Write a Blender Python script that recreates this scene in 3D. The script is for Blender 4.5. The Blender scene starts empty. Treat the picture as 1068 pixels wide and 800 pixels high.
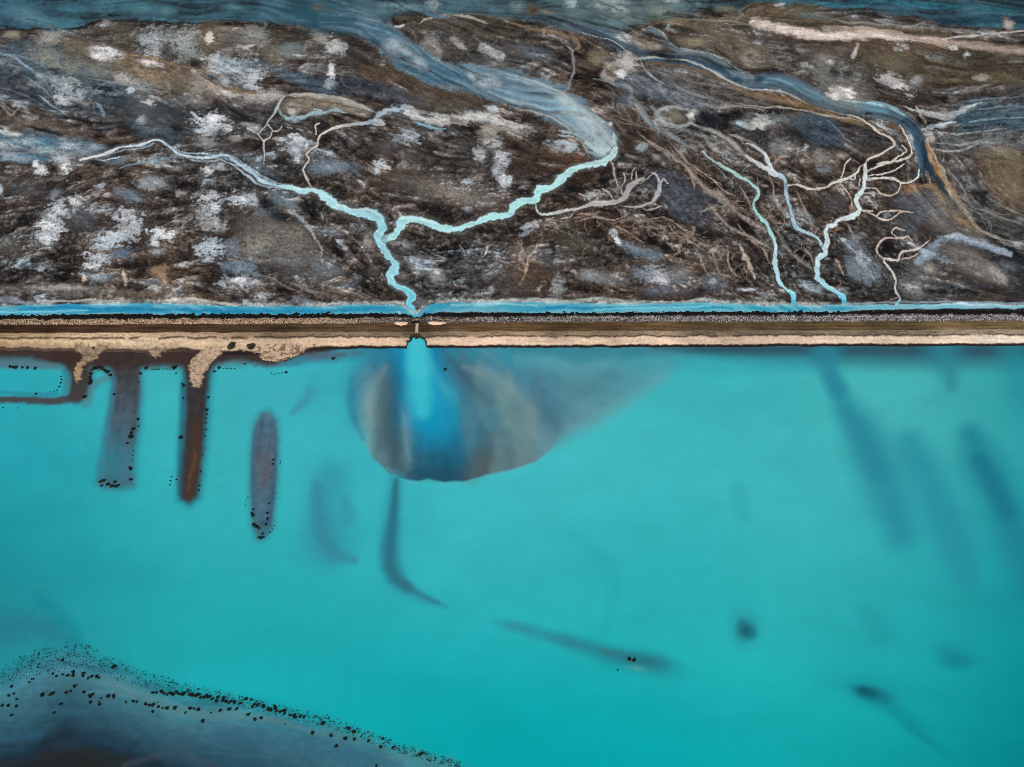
import bpy, math, random, time
import numpy as np

# ------------------------------------------------------------------ camera, sky, sun, exposure
T0 = time.time()
SC = bpy.context.scene
R = math.radians
F_PX, TILT, H = 1694.0, R(38.0), 800.0          # focal length in photo pixels, tilt from straight down, flying height in metres
PW, PH = 1068.0, 800.0
cam_d = bpy.data.cameras.new('camera')
cam = bpy.data.objects.new('camera', cam_d)
SC.collection.objects.link(cam)
cam.location = (0, 0, H)
cam.rotation_euler = (TILT, 0, 0)
cam_d.sensor_width = 36.0
cam_d.lens = 36.0 * F_PX / PW
cam_d.clip_start = 1.0
cam_d.clip_end = 60000.0
SC.camera = cam

SUN_DIR = (-0.50, -0.80)                         # the sun stands behind the camera, to its left
SUN_EL = R(48.0)
SUN_ROT = math.atan2(SUN_DIR[0], SUN_DIR[1])
world = bpy.data.worlds.new('World')
SC.world = world
world.use_nodes = True
wn, wl = world.node_tree.nodes, world.node_tree.links
sky = wn.new('ShaderNodeTexSky')
sky.sky_type = 'NISHITA'
sky.sun_disc = False
sky.sun_elevation = SUN_EL
sky.sun_rotation = SUN_ROT
wl.new(sky.outputs['Color'], wn['Background'].inputs['Color'])
wn['Background'].inputs['Strength'].default_value = 0.07
sun_d = bpy.data.lights.new('sun', 'SUN')
sun_d.energy = 3.0
sun_d.angle = R(0.5)
sun_d.color = (1.0, 0.955, 0.89)
sun = bpy.data.objects.new('sun', sun_d)
SC.collection.objects.link(sun)
_n = math.hypot(*SUN_DIR)
sun.rotation_euler = (R(90) - SUN_EL, 0, math.atan2(SUN_DIR[0] / _n, -SUN_DIR[1] / _n))
SC.view_settings.view_transform = 'Standard'
SC.view_settings.look = 'None'
SC.view_settings.gamma = 1.0
SC.view_settings.use_curve_mapping = False
SC.view_settings.exposure = 0.1
SC.cycles.filter_width = 0.95
SC.cycles.use_denoising = False                  # the soil's own grain should stay

# ------------------------------------------------------------------ helpers
CT, ST = math.cos(TILT), math.sin(TILT)


def at(px, py, z=0.0):
    """A traced photo pixel to the point of the ground (height z) it shows."""
    dx, dy = (px - PW / 2) / F_PX, (PH / 2 - py) / F_PX
    wy, wz = dy * CT + ST, dy * ST - CT
    s = (z - H) / wz
    return dx * s, wy * s


def chart(x, y):
    """The ground point's coordinates on the tracing sheet."""
    d = y * ST + H * CT
    u = PW / 2 + F_PX * x / d
    v = PH / 2 - F_PX * (y * CT - H * ST) / d
    return u, v


def c(r, g, b):
    if b > g + 12:                               # the blues of this water lean to teal
        g = g + .24 * (b - g)
    elif r > g and r < 165:                      # and the mud is hardly red
        r = r - .22 * (r - g)
    a = np.array([r, g, b], dtype=np.float64) / 255.0
    return np.where(a <= 0.04045, a / 12.92, ((a + 0.055) / 1.055) ** 2.4)


def sstep(a, b, x):
    t = np.clip((x - a) / (b - a), 0, 1)
    return t * t * (3 - 2 * t)


_rng = np.random.default_rng(11)
_perm = _rng.permutation(512).astype(np.int32)
_perm = np.concatenate([_perm, _perm])
_ga = _rng.random(512) * 2 * np.pi
_gx, _gy = np.cos(_ga).astype(np.float32), np.sin(_ga).astype(np.float32)


def perlin(x, y):
    xi = np.floor(x).astype(np.int32); yi = np.floor(y).astype(np.int32)
    xf = (x - xi).astype(np.float32); yf = (y - yi).astype(np.float32)
    u = xf * xf * xf * (xf * (xf * 6 - 15) + 10); v = yf * yf * yf * (yf * (yf * 6 - 15) + 10)
    xa = xi & 511; xb = (xi + 1) & 511; ya = yi & 511; yb = (yi + 1) & 511

    def g(a, b, dx, dy):
        h = _perm[_perm[a] + b]
        return _gx[h] * dx + _gy[h] * dy
    n00 = g(xa, ya, xf, yf); n10 = g(xb, ya, xf - 1, yf)
    n01 = g(xa, yb, xf, yf - 1); n11 = g(xb, yb, xf - 1, yf - 1)
    a = n00 + u * (n10 - n00); b = n01 + u * (n11 - n01)
    return a + v * (b - a)


def fbm(x, y, L, octv=4, gain=0.5, ox=0.0):
    s = 0; a = 1.0; f = 1.0 / L
    for k in range(octv):
        s = s + a * perlin(x * f + ox + 17.3 * k, y * f + 1.7 * ox + 9.1 * k)
        a *= gain; f *= 2.03
    return s


def norm(n, sd=0.2):
    return np.clip(0.5 + (n - n.mean()) / (n.std() + 1e-9) * sd, 0, 1).astype(np.float32)


def spline(pts, n=6):
    """Catmull-Rom through rows of numbers."""
    p = np.array(pts, dtype=float)
    if len(p) < 3:
        return p
    q = np.vstack([2 * p[0] - p[1], p, 2 * p[-1] - p[-2]])
    out = []
    t = np.linspace(0, 1, n, endpoint=False)[:, None]
    for i in range(1, len(q) - 2):
        a, b, cc, d = q[i - 1], q[i], q[i + 1], q[i + 2]
        out.append(0.5 * (2 * b + (cc - a) * t + (2 * a - 5 * b + 4 * cc - d) * t * t + (3 * b - a - 3 * cc + d) * t ** 3))
    out.append(p[-1:])
    return np.vstack(out)


def reach(half, step, far, n=40):
    """Even columns over the traced ground, widening ones beyond it."""
    core = np.arange(-half, half + step * .5, step)
    ext = core[-1] + (far - half) * (np.arange(1, n + 1) / n) ** 1.8 + step * np.arange(1, n + 1)
    return np.concatenate([-ext[::-1], core, ext])


class Sheet:
    """A regular sheet of ground: height, colour of the soil or water, and which piece of the setting each point belongs to."""

    def __init__(self, xs, ys):
        self.xs, self.ys = xs, ys
        self.X, self.Y = np.meshgrid(xs, ys)
        self.U, self.V = chart(self.X, self.Y)
        self.Z = np.zeros(self.X.shape)
        self.C = np.zeros(self.X.shape + (3,))
        self.ID = np.zeros(self.X.shape, np.int16)
        self.N = {}
        self.taper = False

    def box(self, u0, v0, u1, v1):
        u0, u1 = min(u0, u1), max(u0, u1); v0, v1 = min(v0, v1), max(v0, v1)
        q = [at(u, v) for u in (u0, u1) for v in (v0, v1)]
        i0, i1 = np.searchsorted(self.xs, [min(a[0] for a in q), max(a[0] for a in q)])
        j0, j1 = np.searchsorted(self.ys, [min(a[1] for a in q), max(a[1] for a in q)])
        return slice(max(j0 - 1, 0), j1 + 1), slice(max(i0 - 1, 0), i1 + 1)

    def ratio(self, pts, w, reach=2.0, smooth=True):
        """Distance to a traced line over its half width, and the part of the sheet it covers."""
        p = np.array(pts, float)
        w = np.full(len(p), w, float) if np.isscalar(w) else np.array(w, float)
        if len(w) != len(p):
            w = np.interp(np.linspace(0, 1, len(p)), np.linspace(0, 1, len(w)), w)
        q = np.column_stack([p, w])
        if smooth:
            q = spline(q)
        q[:, 2] = np.maximum(q[:, 2], 0.5)
        m = q[:, 2].max() * reach / 2 + 2
        J, I = self.box(q[:, 0].min() - m, q[:, 1].min() - m, q[:, 0].max() + m, q[:, 1].max() + m)
        rt = np.full(self.U[J, I].shape, 99.0)
        for a, b in zip(q[:-1], q[1:]):
            mm = max(a[2], b[2]) * reach / 2 + 1
            j, i = self.box(min(a[0], b[0]) - mm, min(a[1], b[1]) - mm, max(a[0], b[0]) + mm, max(a[1], b[1]) + mm)
            if j.stop <= j.start or i.stop <= i.start:
                continue
            U, V = self.U[j, i], self.V[j, i]
            if U.size == 0:
                continue
            d = b[:2] - a[:2]; L2 = (d * d).sum() + 1e-9
            t = np.clip(((U - a[0]) * d[0] + (V - a[1]) * d[1]) / L2, 0, 1)
            rr = np.hypot(U - a[0] - t * d[0], V - a[1] - t * d[1]) / (0.5 * (a[2] + t * (b[2] - a[2])))
            sub = rt[j.start - J.start:j.stop - J.start, i.start - I.start:i.stop - I.start]
            np.minimum(sub, rr[:sub.shape[0], :sub.shape[1]], out=sub)
        return rt, J, I

    def lay(self, m, J, I, col, tex=0.0, tn='tex', ident=None, idcut=0.4, dz=0.0, zto=None):
        col = np.asarray(col)
        if tex:
            f = np.clip(1 + tex * (self.N[tn][J, I] - 0.5) * 2.6, 0.08, 3)[..., None]
            cc = np.clip(col * f, 0, 0.85)
        else:
            cc = col
        k = m[..., None]
        self.C[J, I] = self.C[J, I] * (1 - k) + cc * k
        if ident is not None:
            self.ID[J, I] = np.where(m > idcut, ident, self.ID[J, I])
        if dz:
            self.Z[J, I] += dz * m
        if zto is not None:
            mm = np.clip(m * 1.3, 0, 1)
            self.Z[J, I] = self.Z[J, I] * (1 - mm) + zto * mm

    def S(self, pts, w, col, soft=0.4, op=1.0, brk=0.0, tex=0.0, nz='fine', smooth=True, **kw):
        w = np.full(len(pts), w, float) if np.isscalar(w) else np.array(w, float)
        if w.max() <= 7 and self.taper:          # rills and ridges run out to a point
            n = max(len(pts) * 3, 9)
            w = np.interp(np.linspace(0, 1, n), np.linspace(0, 1, len(w)), w)
            e = np.linspace(0, 1, n)
            w = w * np.interp(np.minimum(e, 1 - e), [0, .22], [.3, 1]) * (1 + .22 * np.sin(e * 23 + pts[0][0]) + .12 * np.sin(e * 51 + pts[0][1]))
            P_ = np.array(pts, float)[:, :2]
            pts = np.stack([np.interp(e, np.linspace(0, 1, len(P_)), P_[:, k]) for k in (0, 1)], 1) if len(P_) < 3 else spline(P_, 3)
            w = np.interp(np.linspace(0, 1, len(pts)), e, w)
        rt, J, I = self.ratio(pts, w, 2 + 2 * soft + 2 * brk, smooth)
        if rt.size == 0:
            return
        if brk:
            rt = rt + brk * (self.N[nz][J, I] - 0.5) * 3
        m = (1 - sstep(1 - soft, 1 + soft, rt)) * op
        self.lay(m, J, I, col, tex, **kw)

    def E(self, x, y, rx, ry, col, rot=0, soft=0.5, op=1.0, brk=0.5, tex=0.3, nz='fine', ring=None, **kw):
        m = (1 + soft + brk * 1.5) * max(rx, ry) + 1
        J, I = self.box(x - m, y - m, x + m, y + m)
        U, V = self.U[J, I] - x, self.V[J, I] - y
        if U.size == 0:
            return
        a = R(rot); ca, sa = math.cos(a), math.sin(a)
        rt = np.hypot((U * ca + V * sa) / rx, (-U * sa + V * ca) / ry)
        if ring:
            rt = np.abs(rt - 1) / ring
        if brk:
            rt = rt + brk * (self.N[nz][J, I] - 0.5) * 3
        col = np.asarray(col)
        if self.taper and col[1] > .33:          # dry salt is nearly neutral
            col = np.minimum((col * .55 + col.mean() * .45) * np.array([1.20, 1.18, 1.15]), .85)
        if self.taper and max(rx, ry) < 20 and col[1] > .40 and not ring:      # dark halo round a salt crust, for local contrast
            self.lay((1 - sstep(1.15, 2.0, rt)) * .42 * op, J, I, np.array([.012, .010, .009]))
        sf = soft * (1.0 if col[1] > .33 else 1.35)
        mm = (1 - sstep(1 - sf, 1 + sf, rt)) * op
        self.lay(mm, J, I, col, tex, **kw)

    def inside(self, poly):
        """Signed distance (in tracing pixels, positive inside) to a closed traced outline."""
        P = np.array(poly, float)
        U, V = self.U, self.V
        ins = np.zeros(U.shape, bool); d = np.full(U.shape, 1e9)
        for a, b in zip(P, np.roll(P, -1, 0)):
            cr = (a[1] > V) != (b[1] > V)
            ins ^= cr & (U < (b[0] - a[0]) * (V - a[1]) / (b[1] - a[1] + 1e-12) + a[0])
            e = b - a; L2 = (e * e).sum() + 1e-9
            t = np.clip(((U - a[0]) * e[0] + (V - a[1]) * e[1]) / L2, 0, 1)
            np.minimum(d, np.hypot(U - a[0] - t * e[0], V - a[1] - t * e[1]), out=d)
        return np.where(ins, d, -d)

    def piece(self, name, face_mask, mat, label=None, cat=None):
        """One piece of the setting as a mesh of its own."""
        ny, nx = self.X.shape
        j, i = np.nonzero(face_mask)
        if len(j) == 0:
            return None
        v = np.stack([j * nx + i, j * nx + i + 1, (j + 1) * nx + i + 1, (j + 1) * nx + i], 1).astype(np.int64)
        used, inv = np.unique(v.ravel(), return_inverse=True)
        co = np.stack([self.X.ravel()[used], self.Y.ravel()[used], self.Z.ravel()[used]], 1)
        col = np.concatenate([self.C.reshape(-1, 3)[used], np.ones((len(used), 1))], 1)
        return mesh_from(name, co, inv.reshape(-1, 4), mat, col, label, cat)


def mesh_from(name, co, faces, mat, col=None, label=None, cat=None, kind='structure', smooth=True, parent=None):
    me = bpy.data.meshes.new(name)
    n, k = faces.shape
    me.vertices.add(len(co)); me.vertices.foreach_set('co', np.ascontiguousarray(co, np.float32).ravel())
    me.loops.add(n * k); me.loops.foreach_set('vertex_index', np.ascontiguousarray(faces, np.int32).ravel())
    me.polygons.add(n); me.polygons.foreach_set('loop_start', np.arange(0, n * k, k, dtype=np.int32))
    me.update(calc_edges=True)
    if smooth:
        me.polygons.foreach_set('use_smooth', np.ones(n, bool))
    if col is not None:
        at_ = me.color_attributes.new('Col', 'FLOAT_COLOR', 'POINT')
        at_.data.foreach_set('color', np.ascontiguousarray(col, np.float32).ravel())
    me.materials.append(mat)
    o = bpy.data.objects.new(name, me)
    SC.collection.objects.link(o)
    if parent is not None:
        o.parent = parent
    if kind:
        o['kind'] = kind
    if label:
        o['label'] = label
    if cat:
        o['category'] = cat
    return o


# ------------------------------------------------------------------ materials
def material(name, rough=0.9, spec=0.2, grain=((1.2, 0.35),), bump=0.3, bump_scale=0.8, base=None, bump_d=0.25):
    m = bpy.data.materials.new(name)
    m.use_nodes = True
    nt = m.node_tree; N, L = nt.nodes, nt.links
    b = N['Principled BSDF']
    b.inputs['Roughness'].default_value = rough
    b.inputs['Specular IOR Level'].default_value = spec
    tc = N.new('ShaderNodeTexCoord')
    if base is None:
        at_ = N.new('ShaderNodeAttribute'); at_.attribute_name = 'Col'
        cur = at_.outputs['Color']
    else:
        rgb = N.new('ShaderNodeRGB'); rgb.outputs[0].default_value = (*base, 1)
        cur = rgb.outputs[0]
    for k, (sc, amt) in enumerate(grain):
        nz = N.new('ShaderNodeTexNoise')
        nz.inputs['Scale'].default_value = sc; nz.inputs['Detail'].default_value = 5; nz.inputs['Roughness'].default_value = 0.65
        L.new(tc.outputs['Object'], nz.inputs['Vector'])
        mr = N.new('ShaderNodeMapRange')
        mr.inputs['From Min'].default_value = 0.28; mr.inputs['From Max'].default_value = 0.72
        mr.inputs['To Min'].default_value = 1 - amt; mr.inputs['To Max'].default_value = 1 + amt
        L.new(nz.outputs['Fac'], mr.inputs['Value'])
        mx = N.new('ShaderNodeVectorMath'); mx.operation = 'SCALE'
        L.new(cur, mx.inputs[0]); L.new(mr.outputs['Result'], mx.inputs['Scale'])
        cur = mx.outputs['Vector']
    L.new(cur, b.inputs['Base Color'])
    if bump:
        nz = N.new('ShaderNodeTexNoise')
        nz.inputs['Scale'].default_value = bump_scale; nz.inputs['Detail'].default_value = 6
        L.new(tc.outputs['Object'], nz.inputs['Vector'])
        bp = N.new('ShaderNodeBump')
        bp.inputs['Strength'].default_value = bump; bp.inputs['Distance'].default_value = bump_d
        L.new(nz.outputs['Fac'], bp.inputs['Height']); L.new(bp.outputs['Normal'], b.inputs['Normal'])
    return m


M_GROUND = material('marsh_soil', 0.92, 0.12, ((0.13, 0.20), (0.5, 0.26), (1.6, 0.40)), 0.8, 0.6, bump_d=0.6)


def flecks(m):
    """Salt flecks and black pits in the soil, a metre or two across."""
    nt = m.node_tree; N, L = nt.nodes, nt.links
    b = N['Principled BSDF']
    cur = b.inputs['Base Color'].links[0].from_socket
    tc = N.new('ShaderNodeTexCoord')
    for sc, lo, hi, col, amt in ((0.30, .60, .70, (.34, .36, .37), .45), (0.36, .41, .33, (.008, .007, .007), .6)):
        nz = N.new('ShaderNodeTexNoise')
        nz.inputs['Scale'].default_value = sc; nz.inputs['Detail'].default_value = 7; nz.inputs['Roughness'].default_value = 0.72
        nz.inputs['Distortion'].default_value = 0.8
        mp = N.new('ShaderNodeVectorMath'); mp.operation = 'MULTIPLY_ADD'
        mp.inputs[1].default_value = (.8, 1.0, 1); mp.inputs[2].default_value = (sc * 900, 31, 7)
        L.new(tc.outputs['Object'], mp.inputs[0]); L.new(mp.outputs[0], nz.inputs['Vector'])
        mr = N.new('ShaderNodeMapRange')
        mr.inputs['From Min'].default_value = lo; mr.inputs['From Max'].default_value = hi
        mr.inputs['To Min'].default_value = 0; mr.inputs['To Max'].default_value = amt
        L.new(nz.outputs['Fac'], mr.inputs['Value'])
        mx = N.new('ShaderNodeMix'); mx.data_type = 'RGBA'
        L.new(mr.outputs['Result'], mx.inputs['Factor']); L.new(cur, mx.inputs['A']); mx.inputs['B'].default_value = (*col, 1)
        cur = mx.outputs['Result']
    L.new(cur, b.inputs['Base Color'])


flecks(M_GROUND)
M_SAND = material('bank_sand', 0.95, 0.1, ((0.9, 0.16), (3.0, 0.2)), 0.5, 1.5, bump_d=0.25)
M_STREAM = material('milky_stream_water', 0.35, 0.15, ((0.5, 0.08), (1.6, 0.10)), 0.05, 1.0, bump_d=0.1)
M_LAKE = material('milky_lake_water', 0.35, 0.12, ((0.05, 0.035), (0.6, 0.03), (2.2, 0.045)), 0.06, 0.8, bump_d=0.1)
M_MUD = material('wet_mud', 0.5, 0.08, ((0.25, 0.06), (1.5, 0.10)), 0.1, 1.0, bump_d=0.1)

# ------------------------------------------------------------------ salt marsh north of the bank
rows = np.concatenate([np.arange(334.5, -30, -0.76), np.arange(-30, -200, -5)])
A = Sheet(reach(446, 0.5, 1000), np.array([at(PW / 2, r)[1] for r in rows]))
gx, gy = A.X, A.Y
U0, V0 = A.U, A.V

# traced lines (photo pixels; third number, where given, the width)
P_A = [(84, 168, 2.5), (97, 165, 3), (109, 162, 3), (118, 158, 2.6), (126, 154, 2.2), (134, 154, 2), (144, 152.5, 2.2), (153, 150, 2), (162, 147, 2.2), (168, 148, 2), (174, 152, 2.2), (180, 157, 2.2), (187, 162, 2.4), (198, 164, 2.2), (210, 166.5, 2.4), (222, 165.5, 2.2), (233, 163, 2.2), (240, 165, 2.2), (245, 169, 2.6),
       (260, 179, 3.2), (268, 185, 3.2), (275, 190, 3.6), (290, 195, 4), (305, 197, 4.5), (316, 202, 5.5), (326, 199, 6), (338, 205, 7.5), (346, 212, 8), (353.5, 217, 8.5), (369, 222, 9), (386, 224, 9.5), (396, 230, 10), (399, 237, 9), (397, 243, 8),
       (393.5, 248, 7), (396.5, 256, 6.5), (404, 267, 7), (410, 273, 8), (412.5, 280, 9), (407, 289, 7), (412, 298, 6.5), (424, 304, 7), (430, 310, 7), (426, 317, 6), (430, 325, 6), (434, 332, 6)]
P_B = [(395, 251, 6), (405, 249.5, 7), (412, 246, 8), (416, 239, 9), (420, 232.5, 9), (430, 229.5, 8), (444.5, 232.5, 7), (465, 239, 6.5), (480, 239, 7), (495, 233.5, 7), (513, 227, 6.5), (530, 224.5, 7), (537.6, 214, 9), (545, 210.6, 8),
       (553, 210, 7), (559, 208, 8), (563, 199, 9), (575.5, 196.5, 8), (582, 191, 8), (585.6, 187.7, 7), (596, 178, 7), (611, 174, 6), (626, 171, 7), (637, 165, 7), (641, 157, 6)]
P_C = [(343, 20, 22), (369, 23, 26), (391, 33, 26), (412, 49, 30), (437, 68, 28), (462, 79, 28), (495, 84, 30), (530, 92, 34), (555, 99, 37), (580, 110, 36), (600, 123, 34), (617, 138, 31), (627, 150, 27), (630, 160, 20)]
P_D = [(391, 127, 4), (379, 130, 4), (367, 132, 3.5), (356, 133, 3.2), (338, 139, 3), (332, 147, 2.5), (331, 153, 2.5), (325, 157, 2.2), (319, 161, 2.2), (322, 167, 2), (318, 173, 2), (316, 178, 2), (321, 188, 2), (325.5, 197, 2.2)]
P_D2 = [(329.5, 141, 1.6), (329.5, 135, 1.4), (329.5, 131, 1.2), (333, 129.5, 1.2)]
P_E = [(276, 172, 1), (275, 162, 1.6), (275.5, 149, 2), (281.5, 144, 1.5), (284.5, 138, 1.3), (280, 132, 1.5), (278, 130, 1.5), (284, 122, 2), (290, 112, 2.5), (296, 101, 2.5)]
P_E2 = [(275.5, 149, 1.7), (270, 141.5, 1.5), (265, 138.5, 1.2), (258, 136, 1)]
P_E3 = [(270, 141, 1.2), (275, 134, 1.3), (278, 130.5, 1.2)]
P_E4 = [(284.5, 138, 1.1), (290, 138, 1.1), (294, 133, 1)]
P_F = [(558, 209, 2.5), (558.5, 217, 2), (561, 222.5, 2.5), (568, 224, 2.5), (583, 222.5, 3.5), (601, 219, 4.5), (618.5, 214, 4.5), (639, 212, 5), (646, 210, 6), (652, 205, 8), (657.6, 195, 7), (664, 190, 5), (671.6, 187, 3)]
P_F2 = [(657, 198, 4), (663, 193, 2.5), (664, 187, 1.8), (664, 180, 1.4)]
P_F3 = [(650, 216, 1.5), (664, 217, 2.5), (679, 212, 4), (685.5, 204, 5), (688, 194, 5), (685, 184, 3), (681, 181, 2)]
P_F4 = [(632, 168, 2), (639, 172.5, 2), (641, 185, 2), (645, 195, 2), (649, 203, 2.5)]
P_F5 = [(688, 192, 2), (692, 187, 2), (696, 192, 1)]
P_G = [(732, 160, 2.5), (740, 166.5, 3), (747.4, 171.5, 3.2), (762.6, 180, 3.5), (774, 187, 3.5), (783, 193, 3.5), (791, 201, 3.5), (788, 208, 3.5), (785, 213, 4), (788, 222, 3.5), (794, 230, 3.5), (799.5, 234, 4), (803, 244, 4.5), (808.5, 256, 5), (808, 271, 5),
       (810, 285, 5), (813, 295, 5), (820, 304, 4.5), (827, 309, 5), (828, 318, 6)]
P_H = [(778, 164, 4), (786, 169.5, 5), (797, 176, 6.5), (806, 181, 7), (814, 185.5, 6.5), (819.6, 191, 5), (819.5, 204, 4.2), (822, 214, 4), (825, 223, 4), (829.6, 238, 4), (846, 246, 3.5), (852, 250, 3.2), (856.5, 256, 3.5), (860, 263, 4)]
P_H2 = [(778, 151, 1.5), (785, 153, 2.5), (797, 162, 4), (801, 170, 5), (806, 180, 4)]
P_I = [(902, 172, 4), (902.5, 183, 4.5), (901, 194, 5), (897, 203, 5), (893, 209, 5), (895, 215, 5), (897, 219.5, 5.5), (892, 225, 5.5), (882, 229, 5), (872.5, 231.5, 5), (870, 236, 5), (863, 237.5, 5), (860.5, 243, 5), (863, 250, 5.5), (860.5, 259, 6),
       (860, 266, 6), (853, 270, 6), (851.5, 280, 6), (852.5, 290, 6), (858, 296, 5.5), (866, 302, 5.5), (875, 308, 5.5), (880, 312, 6), (880, 320, 6.5)]
I_BR = [
    [(901, 188, 4), (901, 178, 3.5), (903.5, 169, 3), (910, 165, 3), (918, 162.5, 3), (924, 157, 3), (932, 153, 3.2), (930, 147, 3), (922, 142, 2.6), (915, 138, 2.6), (905, 130, 2.4), (896, 124.5, 2), (884, 121, 2)],
    [(902, 182, 4), (907, 178, 3.5), (915, 174.5, 3), (927, 170, 3), (936, 165, 2.2), (945, 160, 2), (944, 156, 1.8), (940, 153, 1.6)],
    [(915, 172, 2), (927, 169, 2.5), (937, 168.5, 2.5), (947, 166, 2.5), (951, 160, 2.5), (948, 151, 2.2), (944, 141, 1.8), (938, 132, 1.4)],
    [(904, 188, 4), (914, 187, 4), (925, 186, 3.5), (932, 188, 3.5), (940, 191.5, 3.5), (949, 191, 3.5), (956, 186, 2.2), (958, 178, 2)],
    [(906, 184, 2), (915, 183, 2), (928, 180, 1.7), (936, 176, 1.6), (943, 172.5, 1.2)],
    [(902, 197, 2.2), (911.5, 197, 2), (916, 200, 2), (920, 203, 2.4), (928, 205, 2.4), (936, 201, 2), (939, 196, 1.5), (938, 191, 1.3)],
    [(900, 203, 1.5), (906, 203, 1.5), (912, 206, 1.2)],
    [(903, 170, 2), (897, 175, 2.2), (892, 182, 2.5), (885, 187, 3.5), (878, 189, 4.5), (868, 192.5, 3.8), (858, 197, 3), (847, 199, 2.8), (838, 196, 2.5), (830, 193.5, 3), (822, 194, 2.5)],
    [(883, 187, 2), (890, 189, 1.8), (892, 183, 1.5)],
    [(877, 186, 2), (880, 178, 1.7), (882, 171, 1.4), (887, 167, 1)],
    [(876, 193, 1.5), (882, 200, 1.5), (888, 208, 1.5), (888, 216, 1.8)],
    [(895, 195, 1), (897, 188, 1.2)],
    [(897, 220, 3), (905, 223, 2.5), (913, 226, 2.5), (920, 230, 2.4), (927, 230, 1.6), (935, 225.5, 1.3), (942, 222, 1.2), (952, 222, 1)],
    [(899, 220, 2), (909, 221.5, 1.6)],
    [(913, 226, 1.2), (919, 222, 1.2), (930, 221, 1), (942, 221.5, 1)],
]
P_J = [(935, 317, 4), (939, 313.5, 3), (937, 308, 2.5), (933, 301.5, 2.2), (934.5, 294, 2.5), (931, 287, 2.5), (927, 281, 2.5), (922, 271.5, 3), (930, 272, 3), (936, 272, 3), (938, 267, 2.5), (942, 263, 2.5), (955, 261.5, 2.5), (961, 257, 2), (968, 252, 1.5)]
J_BR = [
    [(936, 271.5, 2), (944, 271, 2), (951, 270, 1.8), (956, 266, 1)],
    [(922, 271.5, 3), (916.5, 267, 3), (914.5, 261, 3), (917, 255, 3), (922, 249.8, 3), (934.5, 249.6, 2.6), (941, 249.5, 2.5), (947, 248, 2.2), (952, 252.5, 1.6)],
    [(934.5, 249, 1.8), (930, 243.5, 1.8), (934, 238.5, 1.6), (938, 240, 1.4), (943, 242, 1)],
    [(955, 261, 1.3), (951, 256, 1), (946, 255, 1)],
]
P_K = [(590, 27, 8), (631, 39, 11), (661, 55, 11), (692, 62, 12), (722, 65, 17), (747, 76, 15), (773, 87, 15), (798, 87, 18), (823, 89, 17), (848, 101, 18), (874, 111, 15), (904, 115, 15), (924, 119, 15), (944, 129, 15), (957, 142, 13), (958, 155, 12), (961, 168, 9), (959, 180, 7), (953, 189, 4)]
P_K2 = [(676, 32, 5), (687, 35, 5), (697, 48, 5), (712, 56, 5), (732, 59, 6), (752, 66, 6), (765, 76, 7), (783, 83, 8)]
P_K3 = [(961, 148, 6), (963.5, 158, 5), (967, 171, 5), (974, 185, 4), (983, 197, 3.5), (993, 208, 3), (1003, 219, 2.5), (1015, 231, 2)]

# directions the silt was drawn out in
guides = [P_C, P_K, P_K3, P_G[:6], P_H[:5],
          [(0, 24), (70, 30), (160, 22), (270, 24)], [(0, 60), (60, 60), (120, 85), (190, 120)], [(60, 45), (136, 58), (210, 76), (270, 101), (400, 118), (530, 134)],
          [(0, 150), (60, 160), (170, 168), (260, 205)], [(0, 225), (60, 205), (130, 185), (210, 190)], [(0, 275), (120, 262), (210, 230), (300, 200)], [(0, 318), (150, 314), (400, 316), (700, 312), (1068, 314)],
          [(0, 300), (100, 300), (200, 300)], [(250, 240), (300, 225), (360, 260), (390, 300)], [(260, 300), (320, 290), (360, 310)], [(440, 262), (500, 262), (560, 250)], [(400, 70), (450, 100), (530, 118), (600, 150)],
          [(530, 40), (600, 50), (660, 95), (720, 150), (790, 240), (850, 290)], [(640, 130), (720, 200), (800, 260), (850, 300)], [(580, 230), (660, 240), (740, 290)], [(700, 80), (800, 105), (880, 130), (940, 150)],
          [(720, 100), (830, 130), (900, 160)], [(770, 20), (860, 36), (960, 44), (1068, 54)], [(830, 70), (920, 60), (1068, 80)], [(880, 95), (960, 110), (1068, 100)], [(960, 130), (1030, 125), (1068, 128)],
          [(960, 150), (1020, 155), (1068, 170)], [(975, 185), (1010, 225), (1068, 258)], [(960, 200), (1000, 240), (1068, 262)], [(985, 250), (1030, 265), (1060, 290)], [(940, 300), (1000, 300), (1060, 310)],
          [(860, 230), (900, 270), (930, 310)], [(300, 90), (360, 100), (420, 100)], [(280, 30), (370, 50), (430, 95)], [(440, 40), (530, 45)], [(0, 5), (530, 5), (1068, 8)],
          [(530, 140), (600, 180), (660, 175)], [(420, 190), (500, 200), (540, 190)], [(1040, 150), (1030, 190), (1050, 215)]]
gp, gt = [], []
for g in guides:
    q = spline([p[:2] for p in g], 5)
    w = np.array([at(a, b) for a, b in q])
    d = np.diff(w, axis=0)
    gp.append((w[:-1] + w[1:]) / 2); gt.append(np.arctan2(d[:, 1], d[:, 0]))
gp = np.vstack(gp); gt = np.concatenate(gt)
cxs, cys = np.linspace(-450, 450, 97), np.linspace(A.ys[0], A.ys[-1], 49)
cX, cY = np.meshgrid(cxs, cys)
dd = (cX[..., None] - gp[:, 0]) ** 2 + (cY[..., None] - gp[:, 1]) ** 2
ww = 1 / (dd + 60.0) ** 1.6
c2, s2 = (ww * np.cos(2 * gt)).sum(-1), (ww * np.sin(2 * gt)).sum(-1)


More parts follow.
